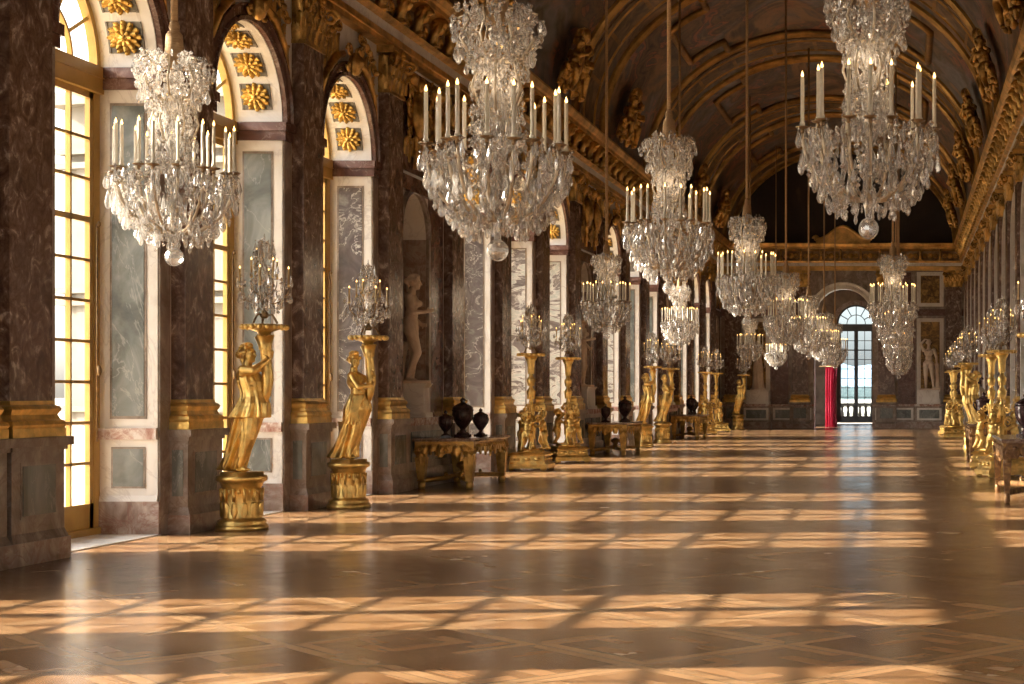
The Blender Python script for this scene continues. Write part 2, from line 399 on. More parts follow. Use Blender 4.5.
def recalc(me):
    bm = bmesh.new(); bm.from_mesh(me); bmesh.ops.recalc_face_normals(bm, faces=bm.faces[:]); bm.to_mesh(me); bm.free(); return me
def link(name, me, parent=None, loc=(0, 0, 0), rot=(0, 0, 0), scale=(1, 1, 1)):
    o = bpy.data.objects.new(name, me); col.objects.link(o)
    o.location = loc; o.rotation_euler = rot; o.scale = scale if isinstance(scale, (tuple, list)) else (scale,) * 3
    if parent is not None: o.parent = parent
    return o
def part(name, mb, mats, parent, **kw):
    return link(name, recalc(mb.mesh(name, mats)), parent, **kw)
def thing(name, label, cat, loc=(0, 0, 0), rz=0.0, group=None, scale=1.0):
    o = bpy.data.objects.new(name, None); col.objects.link(o)
    o.location = loc; o.rotation_euler = (0, 0, rz); o.scale = (scale,) * 3
    o.empty_display_size = .1
    o['label'] = label; o['category'] = cat
    if group: o['group'] = group
    return o
def struct(name, mb, mats, parent=None):
    o = part(name, mb, mats, parent)
    if parent is None: o['kind'] = 'structure'
    return o
def struct_empty(name, loc=(0, 0, 0), rz=0.0):
    o = bpy.data.objects.new(name, None); col.objects.link(o); o.location = loc; o.rotation_euler = (0, 0, rz)
    o['kind'] = 'structure'; o.empty_display_size = .1; return o
kids = {}
def children(o): return kids.get(o.name) or list(o.children)
def dup(root, loc, rz, label, group=None, scale=1.0):
    def cp(o, par):
        c = o.copy(); col.objects.link(c)
        if par is not None: c.parent = par
        for ch in list(o.children): cp(ch, c)
        return c
    r = cp(root, None); r.location = loc; r.rotation_euler = (0, 0, rz); r.scale = (scale,) * 3
    r['label'] = label
    if group: r['group'] = group
    return r
def remesh(mb, name, mat, voxel=.01, smooth=4, dec=None):
    me = mb.mesh(name + '_raw', mat)
    o = bpy.data.objects.new(name + '_raw', me); col.objects.link(o)
    md = o.modifiers.new('r', 'REMESH'); md.mode = 'VOXEL'; md.voxel_size = voxel; md.use_smooth_shade = True
    if smooth:
        sm = o.modifiers.new('s', 'SMOOTH'); sm.factor = .5; sm.iterations = smooth
    if dec:
        d = o.modifiers.new('d', 'DECIMATE'); d.ratio = dec
    dg = bpy.context.evaluated_depsgraph_get(); dg.update()
    nm = bpy.data.meshes.new_from_object(o.evaluated_get(dg), depsgraph=dg)
    nm.name = name
    nm.materials.clear(); nm.materials.append(mat)
    for p in nm.polygons: p.use_smooth = True
    bpy.data.objects.remove(o); bpy.data.meshes.remove(me)
    return nm

def acanthus(mb, c, out, side, h, w, curl, mi=0, up=(0, 0, 1)):
    """a bent leaf standing at c, leaning towards `out`"""
    out = Vector(out); side = Vector(side); up = Vector(up); vs = []; fs = []
    prof = [(0, 0, .5), (.02, .3, .95), (.05, .6, 1), (.12, .85, .8), (.2, .98, .5), (.24, .88, .15)]
    for (o, z, ww) in prof:
        for q in (-1, -.5, 0, .5, 1):
            bulge = .02 * (1 - abs(q)) + (.012 if abs(q) == .5 else 0)
            p = Vector(c) + out * (o * curl * h + bulge) + side * (q * ww * w * .5) + up * (z * h - .05 * h * abs(q))
            vs.append(p)
    for j in range(len(prof) - 1):
        for q in range(4): fs.append((j * 5 + q, j * 5 + q + 1, (j + 1) * 5 + q + 1, (j + 1) * 5 + q))
    mb.add(vs, fs, mi, True)
# ------------------------------------------------------------------ layout of the place (metres; camera at the origin, y runs down the hall)
XL, XR = -7.98, 2.52              # faces of the window wall and the mirror wall
XC = (XL + XR) / 2                # middle of the hall
WT = .69                          # wall thickness
END, BACK = 68.6, -3.0
PITCH = 3.4
SPR, RAD, HW = 4.97, 1.05, 1.05   # springing, arch radius, half width of an opening
ZTOP = 8.1
bays = [(7.45, 'w'), (10.7, 'w')] + [(16.0 + PITCH * k, 'n' if k % 4 == 3 else 'w') for k in range(16)]
pil_y = [5.3, 8.85, 12.4, 13.36, 14.3] + [16.0 + PITCH * k + PITCH / 2 for k in range(15)]

# ---- floor
fl = MB(); fl.add([(XL - .05, BACK, 0), (XR + .05, BACK, 0), (XR + .05, END + 10.6, 0), (XL - .05, END + 10.6, 0)], [(0, 1, 2, 3)])
struct('floor', fl, M['parquet'])

# ---- the two long walls: solid, with arched openings (windows, mirrors) or shallow niches
def arch_pts(n=24, r=RAD): return [(math.cos(PI * i / n) * r, math.sin(PI * i / n) * r) for i in range(n + 1)]
def long_wall(name, xf_, sgn, kinds):
    # sgn: direction from the face into the wall
    mb = MB()
    xb = xf_ + sgn * WT
    edges = BACK
    def blk(y0, y1, z0, z1, xa=xf_, xc=None): mb.box((xa, y0, z0), (xb if xc is None else xc, y1, z1), 0)
    for (yc, kind) in bays:
        blk(edges, yc - HW, 0, ZTOP)
        if kind == 'w':
            pts = arch_pts()
            for (a0, h0), (a1, h1) in zip(pts[:-1], pts[1:]):
                v = []
                for x in (xf_, xb):
                    v += [(x, yc + a0, SPR + h0), (x, yc + a1, SPR + h1), (x, yc + a1, ZTOP), (x, yc + a0, ZTOP)]
                mb.add(v, [(0, 1, 2, 3), (7, 6, 5, 4), (0, 4, 5, 1), (2, 6, 7, 3)], 0)
        else:                                             # niche: back panel, ledge below, arch above
            hw, spr, zb = .68, 4.05, 1.1; yn = yc; yc = yc - .34
            xn = xf_ + sgn * .5
            blk(yn - HW, yc - hw, 0, ZTOP); blk(yc + hw, yn + HW, 0, ZTOP)
            blk(yc - hw, yc + hw, 0, zb)
            mb.box((xn, yc - hw, zb), (xb, yc + hw, ZTOP), 1)
            for (a0, h0), (a1, h1) in zip(arch_pts(16, hw)[:-1], arch_pts(16, hw)[1:]):
                v = []
                for x in (xf_, xn):
                    v += [(x, yc + a0, spr + h0), (x, yc + a1, spr + h1), (x, yc + a1, ZTOP), (x, yc + a0, ZTOP)]
                mb.add(v, [(0, 1, 2, 3), (7, 6, 5, 4), (0, 4, 5, 1), (2, 6, 7, 3)], 0)
            yc = yn
        edges = yc + HW
    blk(edges, END + .5, 0, ZTOP)
    return struct(name, mb, [M['white'], M['coffer']])
long_wall('wall_left', XL, -1, None)

# right wall is solid behind its mirrors
mb = MB(); mb.box((XR, BACK, 0), (XR + .6, END + .5, ZTOP)); struct('wall_right', mb, M['white'])

# ---- back wall (behind the camera) with three unseen tall openings added to let in sky fill
mb = MB()
xs = [XL - WT, -7.2, -5.0, -3.85, -1.6, -.45, 1.75, XR + .6]
for i in range(0, 8, 2): mb.box((xs[i], BACK - .5, 0), (xs[i + 1], BACK, 12.5))
for i in (1, 3, 5):
    mb.box((xs[i], BACK - .5, 5.6), (xs[i + 1], BACK, 12.5)); mb.box((xs[i], BACK - .5, 0), (xs[i + 1], BACK, .3))
struct('wall_back', mb, M['white'])

# ------------------------------------------------------------------ windows
def rosette_mesh():
    mb = MB()
    mb.ball((0, 0, .06), (.038, .038, .035), 10, 6)
    for i in range(6):
        a = 2 * PI * i / 6; mb.ball((.03 * math.cos(a), .03 * math.sin(a), .07), .014, 6, 5)
    for (n, r0, h, w, z, ph, cu) in ((12, .03, .16, .075, .01, 0, .3), (10, .03, .125, .065, .03, .5, .55), (8, .015, .08, .05, .05, 0, .8)):
        for i in range(n):
            a = 2 * PI * (i + ph) / n; c, q = math.cos(a), math.sin(a)
            acanthus(mb, (c * r0, q * r0, z), (0, 0, 1), (-q, c, 0), h, w, cu, 0, (c, q, 0))
    return recalc(mb.mesh('rosette', M['goldflower']))
ROSETTE = rosette_mesh()
JD = .62                               # depth of a reveal
def lining(yc, panel, low=True):
    """jambs and soffit of one opening (x from the wall face outwards)"""
    mb = MB()      # 0 white 1 panel 2 rail 3 rouge dark 4 plinth 5 coffer ground
    x0, x1 = XL, XL - JD
    for s in (-1, 1):
        y = yc + s * HW; i = -s          # i: direction into the opening
        e = .012
        mb.box((x0, y, 0), (x1, y + i * e, SPR), 0)
        # base, dado panel, rail, tall panel
        mb.box((x0 + .02, y, 0), (x1, y + i * .035, .36), 4)
        mb.frustum(((x0 + x1) / 2, y), (JD / 2, .03), (JD / 2, .02), .36, .42, 0)
        mb.box((x0 + .0, y, 1.02), (x1, y + i * .05, 1.14), 2)
        mb.box((x0 - .13, y, .5), (x1 + .13, y + i * .022, .94), 6)
        mb.box((x0 - .15, y, .52), (x1 + .15, y + i * .026, .92), 1)
        mb.box((x0 - .115, y, 1.24), (x1 + .115, y + i * .02, 4.6), 6)
        mb.box((x0 - .14, y, 1.27), (x1 + .14, y + i * .026, 4.57), 1)
        mb.box((x0 + .05, y, 4.74), (x1, y + i * .04, 4.86), 3)
        mb.box((x0 + .07, y, 4.86), (x1, y + i * .075, 4.97), 3)
    # soffit
    n = 48
    r0 = RAD - .012
    def pf(t, p): return (p[0], yc + math.cos(t) * (RAD - p[1]), SPR + math.sin(t) * (RAD - p[1]))
    mb.sweep([(x0, 0), (x0, .015), (x1, .015), (x1, 0)], pf, [PI * i / n for i in range(n + 1)], 0)
    cen = [rad(a) for a in (18, 42, 66, 90, 114, 138, 162)]
    for a in cen:
        mb.sweep([(x0 - .12, .017), (x0 - .12, .028), (x0 - .14, .028), (x0 - .14, .016), (x1 + .14, .016), (x1 + .14, .028), (x1 + .12, .028), (x1 + .12, .017)],
                 pf, [a + rad(q) for q in (-9.3, -5, 0, 5, 9.3)], 5)
    return mb, cen
def window_mesh(yc, bay_hw, z0, spr, r, xg, paint, rows=10, cols=2, fan=True, axis='y', dz=.33):
    """painted frame and glass for one arched french window standing at x = xg"""
    f = MB(); g = MB()
    d = .026
    top = spr - .28
    w = bay_hw
    def b(y0, y1, za, zb, t=d): f.box((xg - t, yc + y0, za), (xg + t, yc + y1, zb))
    b(-w, -w + .13, z0, spr, .034); b(w - .13, w, z0, spr, .034)
    b(-w, w, z0, z0 + .07, .06)
    b(-w, w, top, spr - .1, .08); b(-w, w, spr - .12, spr + .0, .1)
    # two leaves
    for s in (-1, 1):
        a0, a1 = (.02, w - .13) if s > 0 else (-w + .13, -.02)
        b(a0, a1, z0 + .07, z0 + dz); b(a0, a1, top - .07, top)
        b(a0, a0 + .075, z0 + .07, top); b(a1 - .075, a1, z0 + .07, top)
        ia, ib = a0 + .075, a1 - .075
        za, zb = z0 + dz, top - .07
        for c in range(1, cols):
            y = ia + (ib - ia) * c / cols; b(y - .016, y + .016, za, zb, .025)
        for k in range(1, rows):
            z = za + (zb - za) * k / rows; t = .03 if k == 7 else .016
            b(ia, ib, z - t, z + t, .025)
    b(-.03, .03, z0, top, .04)
    # fanlight
    def ring(ra, rb, t):
        pr = [(-t, ra), (t, ra), (t, rb), (-t, rb)]
        f.sweep(pr, lambda a, p: (xg + p[0], yc + math.cos(a) * p[1], spr + math.sin(a) * p[1]), [PI * i / 30 for i in range(31)], 0, close=True)
    ring(r - .085, r, .045); ring(r * .46, r * .46 + .035, .025)
    for a in (30, 60, 90, 120, 150):
        ca, sa = math.cos(rad(a)), math.sin(rad(a))
        ra, rb = (r * .46 if a != 90 else 0.0), r - .08
        p0 = Vector((xg, yc + ca * ra, spr + sa * ra)); p1 = Vector((xg, yc + ca * rb, spr + sa * rb))
        f.tube([p0, p1], .022, 4, smooth=False)
    # glass
    g.add([(xg, yc - w + .05, z0 + .1), (xg, yc + w - .05, z0 + .1), (xg, yc + w - .05, spr), (xg, yc - w + .05, spr)], [(0, 1, 2, 3)])
    ar = [(xg, yc + math.cos(PI * i / 24) * (r - .04), spr + math.sin(PI * i / 24) * (r - .04)) for i in range(25)]
    g.add(ar, [tuple(range(25))])
    return f, g
wn = 0
for bi, (yc, kind) in enumerate(bays):
    if kind != 'w': continue
    wn += 1
    e = struct_empty('window_%d' % wn)
    k = bi - 2
    pm = M['green'] if k in (-2, -1, 0, 1) or k >= 9 else (M['violet'] if k in (2, 4) else M['greybreccia'])
    mb, cen = lining(yc, pm)
    part('marble_lining', mb, [M['white'], pm, M['rail'], M['rouge_dark'], M['pink'], M['coffer'], M['plinth']], e)
    if 10 < yc < 45:
        for a in cen:
            ro = link('rosette', ROSETTE, e, (XL - JD / 2, yc + math.cos(a) * (RAD - .02), SPR + math.sin(a) * (RAD - .02)))
            ro.rotation_euler = (a + PI / 2, 0, 0)
    f, g = window_mesh(yc, HW, 0.02, SPR, RAD, XL - JD - .03, None)
    part('window_frame', f, M['goldpaint'], e); part('glass', g, M['glass'], e)
    s = MB(); s.box((XL - WT - .1, yc - HW, -.1), (XL + .03, yc + HW, .012)); part('marble_sill', s, M['white'], e)
    if yc > 14:                                         # espagnolette bolt on the far stile
        h = MB(); x = XL - JD + .05
        h.tube([(x, yc + HW - .16, 1.0), (x, yc + HW - .16, 3.3)], .012, 6); h.ball((x + .02, yc + HW - .16, 1.75), (.03, .02, .06)); h.ball((x + .02, yc + HW - .16, 3.3), (.02, .02, .03))
        part('window_bolt', h, M['bronze'], e)

# archivolts and impost mouldings on the wall faces
def archivolt(mb, xf_, dirn, yc, hw, spr, w, proj, mi):
    pr = [(0, hw), (proj, hw), (proj * 1.2, hw + w * .25), (proj * .7, hw + w * .3), (proj * .7, hw + w * .8), (proj * 1.3, hw + w * .85), (proj * 1.3, hw + w), (0, hw + w)]
    mb.sweep(pr, lambda a, p: (xf_ + dirn * p[0], yc + math.cos(a) * p[1], spr + math.sin(a) * p[1]), [PI * i / 28 for i in range(29)], mi)
def spiral(mb, c, u, v, r0, turns, tr, mi=0, flat=1.0):
    pts = []; rs = []; n = int(14 * turns)
    for i in range(n + 1):
        t = i / n; a = 2 * PI * turns * t; r = r0 * (1 - .82 * t)
        pts.append(Vector(c) + Vector(u) * (math.cos(a) * r) + Vector(v) * (math.sin(a) * r)); rs.append(tr * (1 - .45 * t))
    mb.tube(pts, rs, 6, mi, True, flat)
mb = MB(); mg = MB()
trims = []
tn = 0
def trim_struct(mb, mats):
    global tn
    tn += 1
    return struct('trim_%d' % tn, mb, mats)
for (yc, kind) in bays:
    if kind == 'w':
        t = MB()
        archivolt(t, XL, 1, yc, RAD, SPR, .2, .06, 0)
        for s in (-1, 1):
            t.box((XL, yc + s * HW, 4.74), (XL + .05, yc + s * (HW + .24), 4.86), 0); t.box((XL, yc + s * HW, 4.86), (XL + .08, yc + s * (HW + .24), 4.97), 0)
            t.box((XL, yc + s * (HW), 0), (XL + .02, yc + s * (HW + .24), 4.74), 1)
        e = trim_struct(t, [M['rouge_dark'], M['plinth']])
        if 14 < yc:                                     # gilded keystone mask and leafy spandrels
            g = MB()
            g.ball((XL + .12, yc, SPR + RAD + .18), (.1, .12, .17), 10, 7)
            g.ball((XL + .17, yc, SPR + RAD + .2), (.08, .07, .1), 8, 6)
            for s in (-1, 1):
                spiral(g, (XL + .1, yc + s * .17, SPR + RAD + .34), (0, s, 0), (0, 0, 1), .1, 1.4, .03)
                spiral(g, (XL + .1, yc + s * .2, SPR + RAD + .12), (0, s, 0), (0, 0, -1), .08, 1.3, .025)
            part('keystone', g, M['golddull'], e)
            for s in (-1, 1):
                g = MB()
                for q in range(5):
                    yy = yc + s * (.45 + .14 * q); zz = SPR + 1.3 - .02 * q * q + .07
                    acanthus(g, (XL + .01, yy, zz - .12), (1, 0, 0), (0, 1, 0), .34 + .03 * (q % 2), .16, .35)
                    g.ball((XL + .06, yy + s * .05, zz + .26), (.05, .06, .05), 7, 5)
                    spiral(g, (XL + .05, yy - s * .02, zz + .3), (0, s, 0), (0, 0, 1), .085, 1.4, .022)
                    acanthus(g, (XL + .02, yy + s * .08, zz - .3), (1, 0, 0), (0, 1, 0), .26, .13, .6)
                g.tube([(XL + .05, yc + s * .3, SPR + 1.32), (XL + .07, yc + s * .62, SPR + 1.22), (XL + .06, yc + s * .95, SPR + .95), (XL + .04, yc + s * 1.12, SPR + .62)], [.05, .06, .05, .03], 6)
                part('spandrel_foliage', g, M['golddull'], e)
    else:
        t = MB()
        hw, spr = .68, 4.05; yn = yc - .34
        archivolt(t, XL, 1, yn, hw, spr, .1, .05, 1)
        for s in (-1, 1):
            t.box((XL, yn + s * hw, 1.1), (XL + .05, yn + s * (hw + .1), spr), 1)
            t.box((XL - .5, yn + s * hw, 1.1), (XL, yn + s * (hw - .02), spr), 2)
        t.box((XL, yn + hw + .12, 1.1), (XL + .03, yc + 1.22, 4.74), 0)
        t.box((XL, yc - 1.25, 4.74), (XL + .08, yc + 1.25, 4.97), 0)
        t.box((XL - .05, yc - 1.25, 1.0), (XL + .24, yc + 1.25, 1.12), 3)
        t.box((XL, yc - 1.25, 0), (XL + .2, yc + 1.25, .3), 2); t.box((XL, yc - 1.25, .3), (XL + .15, yc + 1.25, 1.0), 1); t.box((XL + .15, yc - .95, .42), (XL + .17, yc + .95, .9), 4)
        t.box((XL, yc - 1.2, 5.05), (XL + .02, yc + 1.2, 6.7), 0)
        t.box((XL - .5, yn - hw, 2.95), (XL - .44, yn + hw, 3.1), 1)
        trim_struct(t, [M['rouge_dark'], M['plinth'], M['pink'], M['rail'], M['green']])

# ------------------------------------------------------------------ pilasters (one set of meshes, shared)
def pilaster_meshes():
    P = {}
    mb = MB()
    # local: x out of the wall, y along it
    def b(x, hy, z0, z1, mi=0): mb.box((-.02, -hy, z0), (x, hy, z1), mi)
    b(.26, .475, 0, .2, 1); mb.frustum((.11, 0), (.14, .46), (.11, .435), .2, .28)
    b(.22, .435, .28, 1.0); b(.24, .455, 1.0, 1.04); b(.28, .495, 1.04, 1.12)
    P['plinth'] = [mb, [M['plinth'], M['pink']]]
    mb2 = MB(); mb2.box((.2, -.3, .4), (.226, .3, .9), 0); mb2.box((.2, -.27, .43), (.23, .27, .87), 1)
    for s in (-1, 1): mb2.box((.05, s * .42, .4), (.17, s * .44, .9), 1)
    P['plinth_panel'] = [mb2, [M['plinth'], M['green']]]
    g = MB()
    g.box((-.02, -.44, 1.12), (.235, .44, 1.2))
    for (h, o) in ((1.2, .425), (1.23, .44), (1.26, .425), (1.285, .405), (1.33, .39), (1.36, .405), (1.385, .4), (1.41, .375), (1.445, .36)):
        pass
    prof = [(.225, .43, 1.2), (.24, .445, 1.23), (.225, .43, 1.265), (.2, .4, 1.28), (.185, .385, 1.32), (.2, .4, 1.345), (.21, .41, 1.37), (.195, .395, 1.395), (.17, .365, 1.41), (.165, .36, 1.445)]
    for a, c in zip(prof[:-1], prof[1:]):
        v = []
        for q in (a, c): v += [(-.02, -q[1], q[2]), (q[0], -q[1], q[2]), (q[0], q[1], q[2]), (-.02, q[1], q[2])]
        g.add(v, [(0, 1, 5, 4), (1, 2, 6, 5), (2, 3, 7, 6), (4, 5, 6, 7)])
    P['gilt_base'] = [g, M['gold']]
    s_ = MB(); s_.box((-.02, -.35, 1.445), (.155, .35, 6.05)); P['shaft'] = [s_, M['rouge']]
    c = MB()
    c.box((-.02, -.35, 6.05), (.15, .35, 6.62)); c.box((-.02, -.44, 6.64), (.26, .44, 6.75)); c.box((-.02, -.37, 6.05), (.185, .37, 6.1))
    for yy in (-.3, -.1, .1, .3): acanthus(c, (.15, yy, 6.06), (1, 0, 0), (0, 1, 0), .27, .17, .85)
    for yy in (-.36, -.2, 0, .2, .36): acanthus(c, (.15, yy, 6.2), (1, 0, 0), (0, 1, 0), .3, .15, .9)
    for yy in (-.28, -.1, .1, .28): acanthus(c, (.16, yy, 6.38), (1, 0, 0), (0, 1, 0), .22, .13, 1.0)
    for s in (-1, 1):
        for q, z in ((.06, 6.06), (.12, 6.2), (.08, 6.36)): acanthus(c, (q, s * .35, z), (0, s, 0), (1, 0, 0), .28, .14, .8)
        spiral(c, (.24, s * .37, 6.55), (.75, s * .66, 0), (0, 0, 1), .12, 1.6, .036)
        spiral(c, (.22, s * .13, 6.57), (0, s, 0), (0, 0, 1), .075, 1.5, .022)
        c.ball((.3, s * .42, 6.55), .035, 6, 5)
    for k in range(8):
        a = 2 * PI * k / 8; c.ball((.27, .045 * math.cos(a), 6.67 + .045 * math.sin(a)), (.03, .03, .03), 6, 5)
    c.ball((.28, 0, 6.67), .035, 6, 5)
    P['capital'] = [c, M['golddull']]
    return {k: recalc(mb.mesh(k, mats)) for k, (mb, mats) in P.items()}
PM = pilaster_meshes()
def pilaster(x, y, rz, z=0):
    global tn
    tn += 1
    e = struct_empty('trim_%d' % tn, (x, y, z), rz)
    for k, me in PM.items(): link(k, me, e)
    return e
for y in pil_y: pilaster(XL, y, 0)
for y in pil_y:
    pilaster(XR, y, PI)

# ------------------------------------------------------------------ entablature
def cornice(x, dirn):
    # profile: (out from wall, z, material)
    prof = [(0, 6.75), (.16, 6.75), (.16, 6.83), (.19, 6.83), (.19, 6.92), (.17, 6.94), (.17, 7.08), (.24, 7.1), (.26, 7.16), (.12, 7.18), (.12, 7.58), (.2, 7.6), (.28, 7.64),
            (.42, 7.66), (.42, 7.74), (.47, 7.76), (.52, 7.86), (.52, 7.9), (-.1, 7.92)]
    mi = [0, 0, 0, 0, 0, 1, 0, 0, 0, 2, 0, 0, 0, 0, 0, 0, 0, 0]
    mb = MB()
    for j in range(len(prof) - 1):
        (a, za), (b, zb) = prof[j], prof[j + 1]
        mb.add([(x + dirn * a, BACK, za), (x + dirn * a, END, za), (x + dirn * b, END, zb), (x + dirn * b, BACK, zb)], [(0, 1, 2, 3)], mi[j])
    if dirn > 0: mb.box((XL - WT, BACK, 7.9), (XL + .46, END, 7.96), 0)
    else: mb.box((XR + .6, BACK, 7.9), (XR - .46, END, 7.96), 0)
    return mb
cons = MB()                                               # scrolled console, local x out of the wall
for s in (-.06, .06):
    cons.box((0, s - .035, 0), (.2, s + .035, .04))
spiral(cons, (.2, 0, .31), (1, 0, 0), (0, 0, 1), .11, 1.5, .045, flat=2.0)
spiral(cons, (.08, 0, .07), (1, 0, 0), (0, 0, -1), .07, 1.4, .035, flat=2.0)
cons.tube([(.03, 0, .02), (.1, 0, .12), (.13, 0, .22), (.24, 0, .38), (.1, 0, .42)], [.05, .06, .055, .06, .05], 6, flat=1.6)
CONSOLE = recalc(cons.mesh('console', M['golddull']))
pan = MB(); pan.ball((.02, 0, .2), (.05, .13, .12), 10, 6)
for s in (-1, 1): spiral(pan, (.03, s * .2, .2), (0, s, 0), (0, 0, 1), .09, 1.3, .03); spiral(pan, (.03, s * .2, .2), (0, s, 0), (0, 0, -1), .12, .6, .025)
FRPAN = recalc(pan.mesh('frieze_ornament', M['golddull']))
for x, dirn, ry in ((XL, 1, 0), (XR, -1, PI)):
    e = trim_struct(cornice(x, dirn), [M['goldcornice'], M['white'], M['frieze']])
    y = 14.3
    while y < END - .4:
        link('console', CONSOLE, e, (x + dirn * .12, y, 7.18), (0, 0, ry))
        link('frieze_ornament', FRPAN, e, (x + dirn * .12, y + .425, 7.18), (0, 0, ry))
        y += .85

# ------------------------------------------------------------------ vault
VA, VB, VZ = (XR - XL) / 2 - .42, 4.0, 7.9
def vpt(t, y, off=0.0):                                   # t: angle from the left springing
    return (XC - (VA - off) * math.cos(t), y, VZ + (VB - off) * math.sin(t))
mb = MB()
n = 48
ys = [BACK, 10, 20, 30, 40, 50, 60, END]
vs = [vpt(PI * i / n, y) for y in ys for i in range(n + 1)]
fs = [(j * (n + 1) + i, j * (n + 1) + i + 1, (j + 1) * (n + 1) + i + 1, (j + 1) * (n + 1) + i) for j in range(len(ys) - 1) for i in range(n)]
mb.add(vs, fs, 0, True)
struct('ceiling', mb, [M['painting'], M['goldcornice']])
ribs = [(17.4, 20.6), (25.0, 28.0), (36.2, 39.4), (46.0, 49.2), (56.0, 59.2), (65.6, 68.2)]
def rib_prof(w): return [(-w, 0), (-w, .07), (-w * .55, .13), (-w * .2, .1), (w * .2, .1), (w * .55, .13), (w, .07), (w, 0)]
for (a, b) in ribs:
    t = MB()
    for y in (a, b):
        t.sweep(rib_prof(.17), lambda q, p, y=y: vpt(q, y + p[0], p[1]), [PI * i / 48 for i in range(49)], 0)
    t.sweep([(-.9, 0), (-.9, .03), (.9, .03), (.9, 0)], lambda q, p: vpt(q, (a + b) / 2 + p[0], p[1]), [PI * i / 48 for i in range(49)], 1)
    for o in (-.62, .62):
        t.sweep([(o - .05, .02), (o - .03, .07), (o + .03, .07), (o + .05, .02)], lambda q, p: vpt(q, (a + b) / 2 + p[0], p[1]), [PI * i / 48 for i in range(49)], 0)
    for q in range(4, 45, 4):                             # cross bars dividing the band into coffers
        w = PI * q / 48
        t.sweep([(-.6, .02), (-.6, .06), (.6, .06), (.6, .02)], lambda u, p: vpt(u, (a + b) / 2 + p[0], p[1]), [w - .012, w, w + .012], 0)
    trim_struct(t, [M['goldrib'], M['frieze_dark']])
gaps = [(20.6, 25.0), (28.0, 36.2), (39.4, 46.0), (49.2, 56.0), (59.2, 65.6)]
for (a, b) in gaps:                                       # stepped gilt frame of the painting at the crown, oval frames on the haunches
    t = MB(); yc = (a + b) / 2; L = (b - a) / 2 - .25
    out = [(60, -L), (120, -L), (120, -L * .62), (134, -L * .62), (134, L * .62), (120, L * .62), (120, L), (60, L), (60, L * .62), (46, L * .62), (46, -L * .62), (60, -L * .62), (60, -L)]
    pts = []
    for (p, q) in zip(out[:-1], out[1:]):
        for i in range(8):
            u = i / 8; pts.append(vpt(rad(p[0] + (q[0] - p[0]) * u), yc + p[1] + (q[1] - p[1]) * u, .06))
    pts.append(pts[0]); t.tube(pts, .1, 6)
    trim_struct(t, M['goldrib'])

# ------------------------------------------------------------------ figures
def limb(mb, pts, rs):
    for a, b, ra, rb in zip(pts[:-1], pts[1:], rs[:-1], rs[1:]): mb.cap(a, ra, b, rb)
def hand(mb, wrist, d, nrm, s=1.0, curl=.5):
    """palm plus four fingers and a thumb; d points from the wrist along the palm, nrm out of the palm"""
    w = Vector(wrist); d = Vector(d).normalized(); nrm = Vector(nrm); nrm = (nrm - d * nrm.dot(d)).normalized(); sd = d.cross(nrm)
    pc = w + d * .045 * s
    for q in (-.024, -.008, .008, .024): mb.cap(w + sd * q * .6 * s, .014 * s, w + d * .085 * s + sd * q * s, .012 * s)
    for q, l in ((-.027, .055), (-.009, .07), (.009, .075), (.027, .066)):
        a = w + d * .085 * s + sd * q * s
        b = a + (d * math.cos(curl * .7) + nrm * math.sin(curl * .7)) * l * .55 * s
        c = b + (d * math.cos(curl * 1.7) + nrm * math.sin(curl * 1.7)) * l * .5 * s
        mb.cap(a, .0105 * s, b, .0095 * s); mb.cap(b, .0095 * s, c, .008 * s)
    a = w + d * .025 * s + sd * .03 * s; b = a + (d * .5 + sd * .6 + nrm * .5).normalized() * .045 * s; c = b + (d * .8 + nrm * .6).normalized() * .035 * s
    mb.cap(a, .013 * s, b, .011 * s); mb.cap(b, .011 * s, c, .009 * s)
def foot(mb, ankle, toe, s=1.0):
    a = Vector(ankle); t = Vector(toe); d = (t - a); d.z = 0; d.normalize(); sd = d.cross(Vector((0, 0, 1)))
    heel = Vector((a.x, a.y, t.z)) - d * .035 * s
    mb.cap(a, .036 * s, heel, .03 * s); mb.cap(heel, .03 * s, t - d * .05 * s, .036 * s); mb.cap(a, .034 * s, t - d * .05 * s, .032 * s)
    for q, l in ((-.024, .03), (-.012, .036), (0, .04), (.013, .043), (.027, .046)):
        mb.cap(t - d * .05 * s + sd * q * s, .02 * s, t + d * (l - .04) * s + sd * q * s, .012 * s)
def head(mb, c, fwd, s=1.0, up=(0, 0, 1)):
    f = Vector(fwd).normalized(); u = Vector(up); u = (u - f * u.dot(f)).normalized(); l = u.cross(f)
    R3 = Matrix((f, l, u)).transposed(); c = Vector(c)
    def P(x, y, z): return c + R3 @ Vector((x * s, y * s, z * s))
    mb.ball(P(-.008, 0, .022), (.094 * s, .074 * s, .088 * s), 14, 10, rot=R3)
    mb.ball(P(.03, 0, -.045), (.052 * s, .053 * s, .068 * s), 12, 8, rot=R3)
    mb.ball(P(.062, 0, -.09), (.022 * s, .025 * s, .02 * s), 8, 6, rot=R3)
    mb.cap(P(.088, 0, .012), .009 * s, P(.107, 0, -.03), .014 * s, 8)
    for q in (-1, 1):
        mb.ball(P(.074, q * .031, .018), (.018 * s, .026 * s, .011 * s), 8, 6, rot=R3)   # brow
        mb.ball(P(.069, q * .03, -.004), (.014 * s, .016 * s, .010 * s), 8, 6, rot=R3)    # eye
        mb.ball(P(.055, q * .036, -.035), (.025 * s, .022 * s, .028 * s), 8, 6, rot=R3)   # cheek
        mb.ball(P(-.012, q * .076, -.01), (.018 * s, .009 * s, .03 * s), 8, 6, rot=R3)    # ear
    mb.ball(P(.079, 0, -.057), (.014 * s, .024 * s, .006 * s), 8, 5, rot=R3); mb.ball(P(.076, 0, -.07), (.013 * s, .02 * s, .008 * s), 8, 5, rot=R3)
    return R3
